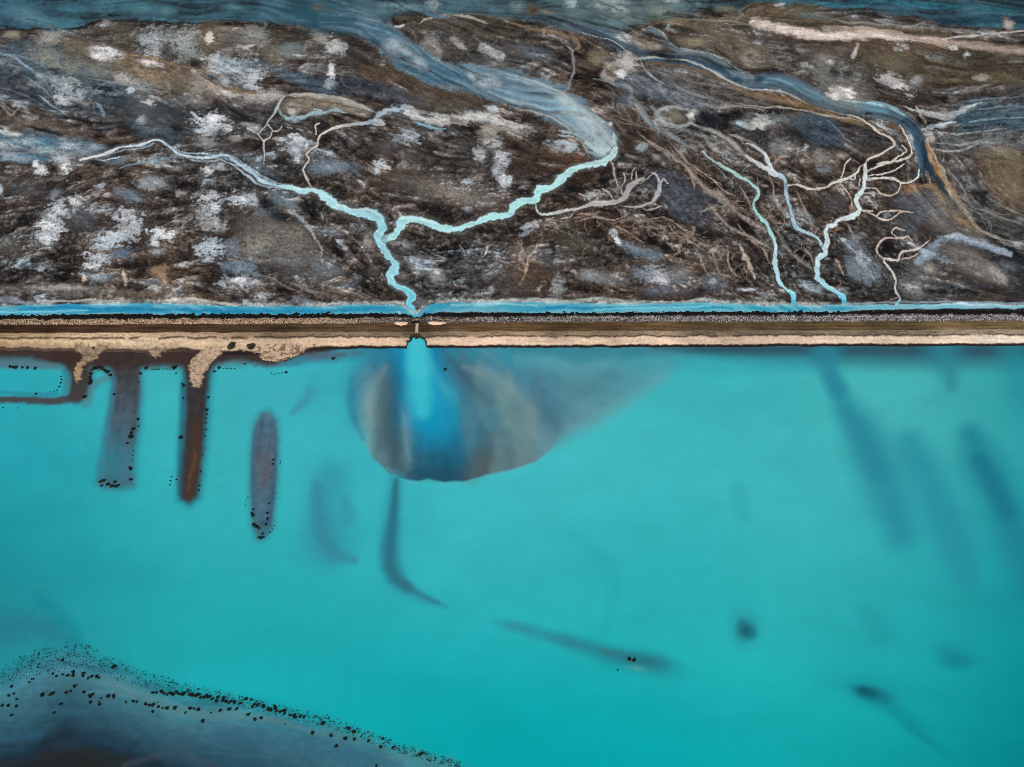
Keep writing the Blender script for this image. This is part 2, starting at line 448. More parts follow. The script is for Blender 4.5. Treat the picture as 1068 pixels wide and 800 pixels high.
def resample(f, S):
    """Coarse field to the full sheet, bilinear."""
    a = np.clip((S.xs - cxs[0]) / (cxs[1] - cxs[0]), 0, len(cxs) - 1.001)
    b = np.clip((S.ys - cys[0]) / (cys[1] - cys[0]), 0, len(cys) - 1.001)
    i, j = a.astype(int), b.astype(int); fa, fb = a - i, (b - j)[:, None]
    t = f[:, i] * (1 - fa) + f[:, i + 1] * fa
    return t[j] * (1 - fb) + t[j + 1] * fb


nl = np.hypot(c2, s2) + 1e-9
ang = 0.5 * np.arctan2(resample(s2 / nl, A), resample(c2 / nl, A))
ang = ang + 0.85 * fbm(gx, gy, 80, 3, 0.5) + 0.4 * fbm(gx, gy, 24, 2, 0.5, 5)
ca, sa = np.cos(ang).astype(np.float32), np.sin(ang).astype(np.float32)
ny, nx = gx.shape
dxs = np.gradient(A.xs).astype(np.float32)
dys = np.gradient(A.ys).astype(np.float32)
n_f = _rng.standard_normal(gx.shape).astype(np.float32)
n_f = n_f + 0.6 * (np.roll(n_f, 1, 0) + np.roll(n_f, 1, 1))
n_m = perlin(gx / 4.2, gy / 4.2) + 0.5 * perlin(gx / 2.1 + 50, gy / 2.1)
n_c = perlin(gx / 13.0 + 9, gy / 13.0) + 0.4 * perlin(gx / 6.0, gy / 6.0 + 30)
l_f, l_m, l_c = np.zeros_like(n_f), np.zeros_like(n_m), np.zeros_like(n_c)
jj, ii = np.meshgrid(np.arange(ny, dtype=np.float32), np.arange(nx, dtype=np.float32), indexing='ij')
for sg in (1, -1):
    pj, pi = jj.copy(), ii.copy()
    for k in range(38):
        a = np.clip(pj + 0.5, 0, ny - 1).astype(np.int32); b = np.clip(pi + 0.5, 0, nx - 1).astype(np.int32)
        ix = a * nx + b
        if k < 9:
            l_f += n_f.ravel()[ix]
        if k < 24:
            l_m += n_m.ravel()[ix]
        l_c += n_c.ravel()[ix]
        h = 1.3 if k < 9 else 2.2
        pi += sg * h * ca.ravel()[ix] / dxs[b]
        pj += sg * h * sa.ravel()[ix] / dys[a]
l_f, l_m, l_c = norm(l_f), norm(l_m), norm(l_c)
fine = norm(fbm(gx, gy, 5.5, 4, 0.62))
clump = norm(fbm(gx, gy, 34, 5, 0.5, 3))
big = norm(fbm(gx, gy, 110, 4, 0.5, 7))
crust = norm(-np.abs(fbm(gx + 14 * (l_c - .5), gy + 14 * (l_c - .5), 22, 4, 0.6, 13)))
wa, wb = 16 * (l_c - .5) + 10 * (clump - .5), 16 * (big - .5)
marb = norm(fbm(gx + 2.2 * wa, gy + 2.2 * wb + wa, 15, 5, 0.55, 91))
edge = norm(np.abs(fbm(gx + 1.6 * wa, gy + 1.6 * wb, 26, 3, 0.5, 95)))
fine2 = norm(fbm(gx, gy, 2.6, 3, 0.65, 121))
# the silt is drawn out in streaks upstream and in the far right; nearer the bank the crust is cracked and lumpy
lump = sstep(135, 215, V0 + 40 * (big - .5)) * (1 - .85 * sstep(880, 985, U0)) * .92
lump = np.maximum(lump, .75 * np.exp(-((U0 - 150) / 150) ** 2 - ((V0 - 62) / 45) ** 2))
q1 = fbm(gx + 1.2 * wa, gy + 1.2 * wb, 17, 4, 0.55, 131)
q2 = fbm(gx + .8 * wa, gy + .8 * wb, 7.5, 3, 0.55, 137)
crack = np.exp(-(q1 / .055) ** 2) * .9 + np.exp(-(q2 / .07) ** 2) * .5
lumps = norm(0.8 * norm(q1) + 0.55 * norm(np.abs(q2)) + .3 * fine + .22 * fine2)
smooth_ = lambda a, b: norm(a * (1 - lump) + b * lump)
A.N['fine'] = smooth_(norm(0.36 * fine + 0.50 * l_m + 0.35 * marb + 0.14 * l_f + 0.18 * fine2), norm(.5 * lumps + .40 * fine + .30 * fine2 + .12 * l_m))
A.N['tex'] = smooth_(norm(0.45 * l_m + 0.2 * l_f + 0.25 * fine + 0.35 * marb + 0.2 * fine2), norm(.45 * lumps + .35 * fine + .4 * fine2 + .1 * l_m))
A.N['clump'] = norm(0.5 * clump + 0.5 * l_c)
A.N['streak'] = norm(0.7 * l_m + 0.25 * l_f + .25 * l_c)
A.N['grain'] = norm(0.6 * _rng.standard_normal(gx.shape) + 3 * (fine - .5))

# bare marsh soil: black crusts, brown mud, grey silt drawn out in streaks
t_a = norm(0.34 * l_c + 0.24 * l_m + 0.09 * l_f + 0.26 * clump + 0.34 * marb + 0.12 * fine + .08 * fine2 - 0.14 * edge, 0.19)
t_b = norm(0.34 * clump + 0.30 * marb + 0.34 * lumps + .20 * fine + .16 * fine2 + .30 * l_c + .20 * l_m - .10 * crack, 0.185)
q3 = fbm(gx + 1.5 * wa, gy + 1.5 * wb + .5 * wa, 30, 4, 0.5, 151); q4 = fbm(gx + 1.5 * wa, gy + wb, 16, 3, 0.5, 157)
rim = np.exp(-(q3 / .035) ** 2) * sstep(.46, .62, clump) + .7 * np.exp(-(q4 / .045) ** 2) * sstep(.5, .66, norm(q1))
# thin layers of silt that follow the old currents
la = np.mod(l_c * 5.2 + 1.3 * big, 1.0); lb = np.mod(l_c * 3.1 + .8 * l_m + 2.0 * big, 1.0)
band = np.exp(-((la - .5) / .12) ** 2) * sstep(.40, .58, big) - .8 * np.exp(-((la - .25) / .10) ** 2) + .6 * np.exp(-((lb - .5) / .10) ** 2) * sstep(.62, .42, big)
t_b = t_b + .20 * rim + .10 * band; t_a = t_a + .14 * rim + .13 * band
t = np.clip(t_a * (1 - lump) + t_b * lump - .13 * crack * lump - .05 * crack * (1 - lump) - .015, 0, 1)
ramp = np.array([0.0, 0.2, 0.38, 0.55, 0.70, 0.84, 1.0])
cols = np.array([c(13, 13, 12), c(32, 28, 26), c(55, 48, 43), c(79, 72, 66), c(104, 99, 94), c(136, 137, 135), c(176, 184, 186)])
for k in range(3):
    A.C[..., k] = np.interp(t, ramp, cols[:, k]) * (1.13, 1.08, 1.03)[k]
hue = norm(0.6 * big + 0.4 * l_c)[..., None]
A.C *= np.clip(np.array([1.22, 0.98, 0.83]) * (1 - hue) + np.array([0.82, 1.0, 1.16]) * hue, 0, 2)
A.Z[:] = 1.15 + 0.9 * (clump - .5) + 0.8 * (l_c - .5) + 0.4 * (l_m - .5) + 0.8 * (marb - .5) + 0.2 * (fine - .5) + 1.1 * lump * (lumps - .5) - .3 * crack * lump

A.U = U0 + 1.7 * fbm(gx, gy, 10, 3, .5, 101)
A.V = V0 + 1.4 * fbm(gx, gy, 10, 3, .5, 111)

A.taper = True
S, E = A.S, A.E
WHITE, PALE, BLUEP = c(206, 212, 213), c(176, 178, 174), c(152, 172, 184)
TAN, BROWN, RUST, ORANGE = c(140, 120, 98), c(76, 56, 44), c(92, 62, 44), c(172, 124, 82)
BLACK, SLATE, NAVY, STEEL = c(15, 14, 16), c(66, 78, 90), c(34, 50, 66), c(96, 128, 150)

# --- broad washes
for a in [
    ([(0, 62), (60, 72), (120, 95), (170, 130)], 34, c(72, 92, 108), .7, .6, .5, .5),
    ([(0, 92), (50, 105), (110, 125)], 26, c(62, 76, 88), .7, .5, .5, .5),
    ([(0, 152), (40, 154), (80, 158), (112, 164)], [26, 24, 20, 12], c(80, 108, 130), .6, .85, .6, .6),
    ([(0, 125), (40, 132), (90, 142)], 12, c(105, 92, 82), .6, .55, .5, .5),
    ([(80, 55), (140, 72), (200, 85), (262, 100)], [22, 28, 24, 12], c(112, 98, 82), .5, .7, .4, .5),
    ([(130, 110), (200, 120), (260, 120), (330, 130)], 22, c(38, 38, 42), .7, .55, .5, .4),
    ([(260, 65), (300, 78), (345, 92)], 10, c(92, 110, 124), .6, .6, .5, .5),
    ([(290, 42), (350, 60), (390, 72)], 26, c(66, 60, 52), .6, .55, .5, .4),
    ([(330, 90), (400, 96), (430, 108)], 14, c(58, 68, 80), .6, .55, .5, .4),
    ([(0, 195), (80, 220), (160, 245), (260, 260)], 40, c(60, 52, 48), .8, .4, .5, .5),
    ([(395, 150), (450, 165), (540, 180)], 30, c(52, 44, 40), .8, .5, .5, .5),
    ([(545, 165), (620, 180), (600, 205)], [26, 30, 18], c(64, 46, 37), .7, .6, .5, .45),
    ([(650, 120), (690, 155), (720, 190)], 30, c(60, 46, 38), .7, .6, .5, .5),
    ([(655, 85), (700, 95), (740, 118)], [20, 26, 16], c(98, 108, 115), .6, .65, .4, .5),
    ([(690, 75), (760, 98), (800, 106)], [18, 22, 10], c(84, 80, 74), .6, .6, .4, .6),
    ([(720, 122), (800, 142), (880, 145), (930, 145)], [14, 26, 30, 18], c(42, 46, 50), .7, .65, .5, .5),
    ([(840, 128), (860, 138), (878, 150)], [14, 24, 10], c(66, 82, 98), .6, .6, .5, .6),
    ([(690, 195), (712, 212), (735, 225)], 26, c(80, 88, 98), .7, .6, .5, .5),
    ([(590, 250), (640, 270), (700, 285)], 34, c(56, 54, 48), .8, .4, .5, .6),
    ([(745, 230), (800, 270), (850, 300)], 34, c(46, 38, 34), .8, .5, .5, .5),
    ([(840, 205), (880, 215), (900, 245)], 24, c(66, 56, 50), .8, .45, .5, .5),
    ([(900, 240), (930, 230), (960, 245)], 26, c(62, 52, 46), .8, .45, .5, .5),
    ([(770, 14), (830, 18), (900, 30), (990, 36)], [24, 22, 14, 10], c(98, 82, 64), .6, .75, .35, .4),
    ([(740, 34), (780, 52), (800, 62)], [22, 24, 14], c(112, 98, 80), .6, .7, .4, .5),
    ([(800, 45), (840, 52), (880, 62), (920, 80)], [20, 24, 26, 18], c(78, 63, 52), .6, .75, .4, .45),
    ([(900, 60), (960, 70), (1068, 72)], [20, 44, 44], c(82, 70, 54), .6, .8, .35, .5),
    ([(890, 48), (930, 50), (990, 56)], [10, 14, 8], c(104, 78, 62), .6, .7, .4, .3),
    ([(995, 62), (1040, 68), (1068, 78)], 20, c(58, 50, 40), .6, .6, .5, .4),
    ([(920, 102), (970, 106), (1040, 96)], [8, 12, 8], c(56, 44, 36), .6, .7, .3, .3),
    ([(1000, 122), (1035, 122), (1068, 120)], [22, 40, 46], c(58, 78, 92), .6, .8, .45, .6),
    ([(985, 150), (1020, 150), (1068, 148)], [18, 22, 20], c(86, 92, 94), .6, .7, .4, .6),
    ([(985, 178), (1005, 190), (1030, 215)], [16, 26, 20], c(76, 76, 76), .7, .6, .4, .4),
    ([(1040, 168), (1048, 190), (1050, 212)], [36, 46, 34], c(110, 93, 74), .5, .8, .4, .5),
    ([(1020, 222), (1045, 232), (1068, 240)], 22, c(62, 66, 66), .6, .6, .4, .5),
    ([(960, 205), (985, 222), (1020, 245)], [14, 26, 12], c(122, 110, 94), .6, .6, .4, .4),
    ([(940, 205), (965, 215), (985, 228)], 22, c(82, 86, 92), .7, .55, .5, .5),
    ([(1052, 275), (1062, 290), (1068, 306)], 26, c(38, 44, 52), .7, .7, .3, .3),
    ([(490, 270), (510, 285), (530, 300)], [30, 40, 30], c(66, 66, 68), .8, .55, .5, .7),
    ([(0, 301), (80, 304), (150, 308)], [8, 10, 6], c(118, 110, 102), .6, .6, .5, .4),
    ([(120, 309), (170, 309), (240, 312)], [7, 9, 6], c(106, 86, 72), .6, .6, .4, .4),
    ([(400, 312), (520, 312), (640, 311), (800, 312)], 8, c(70, 56, 48), .7, .5, .4, .4),
    ([(820, 308), (900, 312), (1068, 314)], 10, c(58, 52, 48), .7, .5, .4, .4),
]:
    S(a[0], a[1], a[2], a[3], a[4], a[5], a[6], nz='clump')

# --- dark brown mud flats under the blue river
S([(378, 75), (405, 80), (440, 93), (475, 103), (505, 112)], [10, 18, 22, 20, 6], c(84, 64, 50), .3, .92, .2, .35)
S([(430, 108), (470, 112), (505, 113)], [10, 14, 6], c(84, 74, 64), .5, .8, .2, .3)
S([(400, 94), (420, 103), (440, 108)], [6, 8, 6], c(70, 72, 74), .5, .7, .2, .3)
# --- long dark island at the top
S([(411, 20), (420, 25), (450, 26), (490, 31), (535, 33)], [8, 16, 18, 24, 22], c(74, 64, 54), .3, .9, .2, .6)
S([(409, 18), (412, 24), (420, 27)], [4, 5, 3], c(36, 26, 22), .4, .9, .2)
S([(455, 42), (500, 58), (540, 62)], [24, 34, 30], c(74, 70, 66), .6, .75, .4, .6)
for a in [([(438, 25), (446, 21), (456, 18), (477, 16.5), (494, 20), (508, 25)], 3, c(165, 158, 145)), ([(412, 27.5), (418, 29), (422, 27)], 3, WHITE),
          ([(470, 41), (478, 46), (486, 52)], 7, c(168, 160, 150)), ([(505, 50), (514, 56), (522, 60)], 9, c(188, 190, 188)), ([(455, 66), (470, 72), (500, 70), (530, 68)], 2, c(140, 135, 125)),
          ([(480, 14), (510, 17), (530, 19)], 2, c(120, 105, 90))]:
    S(a[0], a[1], a[2], .4, .85, .4, .4)
E(448, 57, 9, 12, c(160, 154, 144), 0, .6, .6, .7, ring=.34); E(448, 58, 5, 6, c(150, 135, 120), op=.8); E(455, 66, 6, 3, PALE, 30, ring=.3)

# --- the lagoon behind the marsh
T_LAG = [(-900, 34), (-60, 31), (0, 31), (25, 30.5), (61, 30), (83, 28.5), (106, 21), (141, 21.5), (190, 23), (220, 23), (268, 24.5), (310, 26), (343, 33), (374, 42), (390, 48), (412, 40), (405, 24), (409, 20), (432, 16), (477, 13.5), (528, 18.5), (560, 25), (600, 32), (640, 33), (671, 26), (692, 20), (742, 12.5), (770, 13), (780, 8),
         (798, 3.5), (843, 4), (874, 10), (924, 13), (955, 19), (995, 26), (1025, 30), (1068, 30), (2200, 38), (2200, -600), (-900, -600)]
sd = A.inside(T_LAG) + 8.0 * (A.N['clump'] - .5) + 7 * (A.N['fine'] - .5)
mlag = sstep(-2.2, 2.6, sd)
lag = np.zeros(A.C.shape)
ux = np.clip(A.U / PW, -.2, 1.2)
for k in range(3):
    lag[..., k] = np.interp(ux, [-.2, 0, .12, .25, .35, .45, .55, .65, .72, .8, 1.2], [c(24, 98, 128)[k], c(24, 98, 126)[k], c(40, 100, 120)[k], c(34, 92, 112)[k], c(50, 98, 116)[k], c(58, 104, 116)[k], c(72, 108, 112)[k], c(84, 112, 110)[k], c(48, 88, 100)[k], c(36, 90, 108)[k], c(32, 92, 112)[k]])
lag = lag * .75 + .25 * lag.mean(-1, keepdims=True)
lag = .60 * lag * np.clip(1 + .9 * (A.N['streak'] - .5) + 1.9 * (clump - .5) + 1.1 * (A.N['fine'] - .5), .25, 2.4)[..., None] + np.array([.012, .010, .010])
A.C = A.C * (1 - mlag[..., None]) + lag * mlag[..., None]
A.Z = A.Z * (1 - mlag) + 0.35 * mlag
A.ID[mlag > .55] = 1
S([(0, 32), (60, 31), (85, 30), (106, 23), (190, 25), (268, 26), (310, 28)], 3.5, c(26, 22, 22), .6, .8, .3)
S([(800, 8), (874, 13), (924, 16), (990, 29)], 3, c(44, 44, 42), .8, .5, .3)
S([(980, 24), (1020, 22), (1068, 22)], 9, c(24, 58, 76), .7, .7, .3, .3)
for (x, y, rx, ry, col) in [(25, 14, 16, 6, c(92, 134, 144)), (35, 22, 20, 4, c(100, 140, 146)), (75, 10, 14, 3, c(70, 124, 138)), (150, 9, 18, 6, c(82, 128, 138)), (175, 12, 8, 4, c(90, 132, 140)), (245, 8, 10, 3, c(90, 130, 136)), (312, 20, 16, 5, c(84, 128, 142)),
                            (372, 20, 14, 8, c(96, 124, 134)), (400, 12, 14, 5, c(92, 120, 128)), (452, 6, 6, 5, c(140, 172, 176)), (430, 8, 26, 3, c(100, 128, 134)), (540, 7, 8, 5, c(120, 140, 140)), (596, 4, 6, 5, c(150, 190, 188)), (628, 6, 12, 6, c(130, 160, 155)),
                            (645, 10, 10, 5, c(150, 175, 168)), (690, 12, 16, 6, c(126, 140, 124)), (700, 1, 8, 2, c(160, 185, 172)), (640, 2, 16, 3, c(140, 175, 172)), (755, 9, 10, 3, c(130, 135, 115)), (660, 20, 14, 4, c(110, 125, 118)), (722, 3, 8, 3, c(20, 24, 28)), (742, 6, 4, 4, c(20, 26, 30)), (715, 18, 20, 3, c(40, 60, 70)),
                            (605, 14, 16, 4, c(96, 116, 116)), (850, 4, 40, 2.5, c(60, 116, 132)), (960, 5, 40, 3, c(50, 106, 124)), (1030, 10, 30, 3, c(44, 100, 118))]:
    E(x, y, rx, ry, col, 4, .6, .75, .7, .5, nz='clump' if rx > 20 else 'fine')
E(332, 9, 7, 4, c(150, 125, 95), 5, .5, .8); E(332, 9, 4.5, 2.6, c(104, 78, 56), 5, .6, .8); E(350, 13, 7, 2, c(120, 120, 105), 10)
E(555, 10.5, 10, 6.5, c(60, 84, 92), 5, .5, .8); E(555, 10.5, 7, 4.6, c(104, 82, 60), 5, .5, .85, .3); E(556, 10.5, 4, 2.8, c(70, 52, 38), 5, .5, .8, .3); E(570, 13, 7, 2, c(130, 120, 100), 12, .5, .8)

# --- rivers C and K
ID_C, ID_K = 2, 3
S(P_C, [p[2] + 5 for p in P_C], c(120, 112, 100), .25, .6, .25, .4)
S(P_C, [p[2] for p in P_C], c(104, 130, 142), .2, 1, .24, .6, tn='streak', ident=ID_C, zto=0.75)
S([(312, 12), (342, 20), (366, 23)], [20, 30, 20], c(40, 78, 92), .97, .85, .3)
S([(391, 30), (412, 46), (440, 64), (465, 78), (500, 82)], [16, 18, 16, 14, 8], c(70, 104, 126), .9, .8, .6, .6, tn='streak')
S([(343, 26), (372, 30), (392, 44), (412, 62), (440, 79), (470, 92), (505, 102)], [6, 5, 4, 5, 6, 5, 4], c(56, 82, 102), .7, .7, .3, .4)
S([(530, 82), (560, 90), (590, 106), (612, 126), (630, 148)], [5, 5, 5, 5, 5], c(158, 176, 182), .8, .75, .5, .5, tn='streak')
S([(505, 96), (535, 106), (565, 113), (590, 128), (607, 142), (620, 158)], [4, 5, 5, 5, 4, 4], c(150, 168, 174), .7, .8, .4, .5, tn='streak')
S([(510, 90), (545, 98), (575, 106), (598, 122), (614, 140)], [12, 12, 10, 10, 8], c(124, 148, 162), .9, .75, .6, .6, tn='streak')
S([(612, 150), (622, 156), (632, 160), (640, 150)], [8, 12, 10, 5], c(176, 196, 198), .6, .8, .5, .4)
S([(585, 104), (606, 122), (622, 140), (632, 154), (638, 162)], [10, 18, 22, 18, 9], c(188, 206, 204), .95, .7, .6, .3, nz='streak')
S([(640, 140), (641, 152), (637, 162)], [3, 5, 6], c(190, 214, 208), .6, .8, .3)
for a in [(412, 48, 10, 8), (424, 55, 10, 4), (437, 66, 9, 5), (510, 84, 12, 6), (503, 88, 8, 4), (492, 80, 8, 3)]:
    E(*a, c(142, 168, 182), 25, .6, .8, .6, .5)
S([(528, 78), (558, 86), (585, 98), (606, 114), (624, 132), (639, 150)], 2, c(190, 190, 182), .5, .75, .4)
S([(530, 112), (556, 118), (580, 126), (596, 138), (608, 152), (616, 166)], 2, c(185, 182, 172), .5, .75, .4)
S([(596, 160), (605, 168), (590, 176)], [8, 10, 6], c(104, 66, 48), .7, .8, .3, .3)

S(P_K, [p[2] + 6 for p in P_K], c(62, 62, 62), .4, .6, .3, .5)
S(P_K, [p[2] for p in P_K], c(78, 94, 104), .2, 1, .25, .6, tn='streak', ident=ID_K, zto=0.75)
S([(798, 84), (823, 87), (848, 98), (874, 108), (904, 113), (924, 117)], [6, 8, 8, 8, 8, 5], c(98, 132, 148), .8, .8, .5, .55, tn='streak')
S([(722, 62), (747, 72), (773, 83), (800, 82)], [4, 5, 6, 4], c(42, 62, 84), .7, .8, .4, .4)
S([(944, 127), (955, 138), (957, 152), (962, 168), (960, 180)], [6, 7, 9, 6, 4], c(46, 66, 90), .6, .85, .3, .4)
S([(874, 105), (900, 108), (925, 112), (945, 122)], [3, 3, 4, 3], c(150, 186, 200), .7, .7, .4, .4)
S(P_K2, [p[2] for p in P_K2], c(96, 112, 118), .4, .95, .35, .6, tn='streak', ident=ID_K, zto=0.8)
S([(676, 29), (690, 34), (700, 47), (714, 53), (734, 56), (754, 62), (767, 71), (785, 79)], 1.4, c(165, 175, 172), .4, .75, .4)
S([(600, 34), (640, 44), (660, 60), (674, 61), (705, 62), (732, 69.5), (757, 83), (773, 91), (798, 95.5), (813, 96), (831, 104), (854, 114), (889, 121)], 1.8, c(188, 192, 186), .4, .85, .35)
S([(677, 66), (727, 74), (757, 88), (783, 99), (800, 101.5), (836, 110), (874, 123), (900, 130)], [3, 4, 5, 6, 8, 7, 6, 4], c(128, 100, 74), .5, .85, .3, .4)
S([(760, 108), (798, 112.5), (828, 114), (861, 121.5), (894, 126.5), (905, 131)], 1.8, c(176, 166, 150), .4, .8, .3)
S([(920, 125), (935, 135), (944, 150), (945, 160)], [5, 6, 5, 4], c(120, 88, 62), .6, .7, .3, .4)
S(P_K3, [p[2] for p in P_K3], c(40, 52, 70), .3, .95, .2, .3, ident=ID_K, zto=0.85)
S([(967, 143), (970, 166), (978, 178), (987, 192), (994, 203), (1006, 217)], [4, 5, 5, 6, 5, 4], c(172, 134, 92), .4, .9, .3, .4)
S([(968, 150), (977, 170), (984, 180), (990, 202), (1005, 219), (1013, 231), (1024, 242), (1048, 253)], [3, 4, 3, 3, 4, 4, 3, 2], c(178, 162, 140), .4, .85, .3, .3)
S([(952, 195), (972, 196), (985, 215), (1000, 230), (1020, 243)], [4, 5, 6, 5, 3], c(160, 124, 88), .6, .75, .3, .3)
E(948, 197, 9, 5, c(168, 122, 82), 10, .5, .8)
for a in [([(940, 112), (965, 119), (985, 122), (1000, 118), (1010, 113), (1024, 108)], [3, 5, 6, 6, 5, 3], c(186, 190, 186)), ([(962, 137), (972, 133), (985, 131), (998, 128)], [3, 5, 5, 2], c(190, 198, 200)), ([(955, 112), (962, 124), (966, 130)], 3, c(188, 186, 180)),
          ([(972, 156), (989, 159), (1004, 157), (1018, 152)], 1.8, c(180, 176, 166)), ([(975, 150), (1000, 152), (1030, 147)], 1.5, c(165, 160, 150)), ([(975, 140), (1010, 140), (1050, 135)], 1.5, c(150, 158, 160)),
          ([(1010, 128), (1040, 124), (1068, 124)], 2, c(130, 152, 162)), ([(1000, 108), (1030, 104), (1068, 102)], 1.6, c(120, 138, 146)), ([(1020, 116), (1050, 112), (1068, 113)], 1.6, c(118, 140, 150)),
          ([(1002, 185), (1020, 200), (1040, 214), (1068, 226)], 2, c(140, 140, 136)), ([(988, 178), (1000, 192), (1008, 205)], 1.8, c(150, 150, 148)), ([(1010, 215), (1040, 226), (1068, 236)], 1.4, c(130, 130, 126)), ([(1020, 240), (1045, 250), (1068, 256)], 2, c(150, 148, 140))]:
    S(a[0], a[1], a[2], .5, .8, .45, .4, nz='streak')

# --- pale sand ridge at the top right, tan islands
S([(786, 24), (798, 27), (813, 31), (836, 35), (864, 38.5), (892, 37), (914, 37), (930, 40), (955, 42), (985, 44)], [8, 11, 10, 9, 8, 9, 7, 6, 6, 5], c(226, 208, 192), .5, .97, .3, .15)
S([(940, 38), (985, 46), (1013, 48), (1041, 52), (1075, 55)], [5, 7, 7, 7, 8], c(176, 156, 140), .6, .85, .35, .25)
S([(860, 32), (900, 31), (940, 36)], [6, 8, 4], c(186, 170, 152), .7, .6, .3, .2)
S([(985, 41), (1003, 39.5), (1020, 38), (1051, 35), (1075, 33)], 2.2, c(192, 186, 176), .5, .85, .3)
S([(800, 22), (850, 26), (880, 26), (915, 30), (945, 34)], 2, c(50, 44, 38), .7, .7, .3)
E(1051, 26, 6, 4, c(186, 166, 150), 30, .6, .8); S([(868, 22), (910, 26), (980, 32)], 2, c(150, 148, 140), .6, .6, .4)
E(676.6, 44, 14, 7, c(150, 146, 136), 8, .6, .6, .7, ring=.34); E(677, 45, 11, 5, c(142, 122, 98), 8, .5, .9)
E(722, 45.5, 14, 4.5, c(128, 114, 96), 8, .5, .9); E(727, 45, 7, 3, c(160, 142, 118), 8)
E(704, 25, 14, 6, c(132, 116, 94), -5, .5, .85); E(740, 32, 26, 7, c(110, 96, 78), 8, .6, .7); E(783, 61, 12, 9, c(138, 126, 110), 10, .4, .9, .3, .5); E(797, 26, 7, 4, c(205, 186, 166), 0)
S([(700, 20), (735, 22), (765, 24), (790, 30)], 2.5, c(150, 136, 114), .6, .7, .4)
S([(780, 7), (771, 12), (774, 18), (766, 23)], 2.5, c(120, 118, 108), .5, .8, .2); S([(784, 8), (776, 13), (778, 19)], 1.5, c(26, 26, 26), .5, .8, .2)
E(654, 66, 10, 8, c(184, 178, 168), 20, .5, .9, .6); E(639, 76, 9, 7, c(166, 162, 152), -20, .6, .65, .7, ring=.36); E(640, 75, 5, 4, c(140, 125, 100)); E(623, 61, 9, 7, c(142, 126, 100), 10, .5, .85, .5); E(648, 78, 7, 4, c(196, 196, 190))
S([(530, 24), (563, 33), (591, 38), (603, 46), (602, 52), (594, 54)], [4, 4, 5, 4, 3, 2], c(134, 110, 86), .5, .85, .25, .3)
S([(590, 48), (597, 55), (598, 66), (599, 76), (595, 84), (591, 97)], [2, 3, 3, 2, 2, 2], c(140, 142, 142), .5, .8, .4)
E(555, 56, 18, 5, c(112, 122, 130), 10, .6, .7, .6, .5)
S([(618, 82), (640, 88), (655, 93), (660, 103), (668, 115), (676, 127), (697, 141), (717, 153), (732, 161)], [3, 4, 4, 4, 5, 5, 4, 3.5, 3], c(128, 138, 140), .45, .9, .3, .5, tn='streak')
S([(676, 110), (690, 122), (705, 134), (730, 142), (752, 150)], [3, 4, 4, 4, 3], c(120, 128, 128), .5, .75, .4, .5)
S([(668, 62), (672, 72), (682, 82), (695, 90)], 2, c(165, 165, 158), .5, .8, .4); S([(702, 88), (712, 96), (730, 101), (755, 108)], 2, c(140, 142, 138), .5, .8, .4); S([(720, 105), (745, 113), (775, 112), (800, 116)], 2.2, c(150, 152, 146), .5, .75, .5)
E(704, 122.5, 19, 9.5, c(160, 164, 158), 5, .5, .75, .6, ring=.14); E(703, 123, 13, 5.5, c(122, 112, 98), 5, .4, .9, .3); E(722, 121, 6, 4, c(196, 194, 184), -30)
S([(684, 118), (686, 126), (695, 133), (712, 134)], 2, c(135, 150, 155), .5, .8, .4)
S([(717, 129), (740, 136.5), (762, 149), (775, 162), (790, 173)], [3, 4, 4, 4, 4], c(172, 172, 166), .6, .85, .55, .3); S([(760, 142), (780, 148), (796, 160)], 3, c(170, 166, 160), .6, .7, .6)
E(790, 128, 18, 7.5, c(192, 192, 184), 3, .4, .95, .45, .35); E(772, 130, 8, 3, c(160, 190, 205), 10, .5, .9); E(815, 126, 14, 4, c(120, 130, 132), 5, .6, .7, .8)
E(815, 155, 12, 6, c(140, 145, 145), 20, .5, .7, 1.1); E(838, 157, 6, 3, c(160, 180, 190), -30, .5, .8, .8); E(855, 166, 8, 6, c(150, 148, 142), 30, .5, .7, 1.1); E(860, 178, 8, 3, c(130, 140, 145), 0, .5, .6, .9)
S([(860, 124), (872, 134), (878, 142), (890, 152)], 1.5, c(120, 140, 160), .6, .7, .5)
E(590.6, 149, 12, 9, c(166, 190, 198), 0, .5, .9, .8, .3); E(540, 134, 16, 5, c(166, 164, 152), 8, .5, .9, .7); E(670, 154, 9, 7, c(86, 80, 72), 0, .5, .7); E(669, 154, 5, 4, c(140, 168, 166), 0); E(637, 130, 3, 2, PALE); E(652, 107, 7, 6, c(96, 108, 120), 30, .6, .7)
S([(640, 120), (660, 130), (690, 140), (700, 150)], 1.5, c(130, 125, 118), .5, .6, .4)

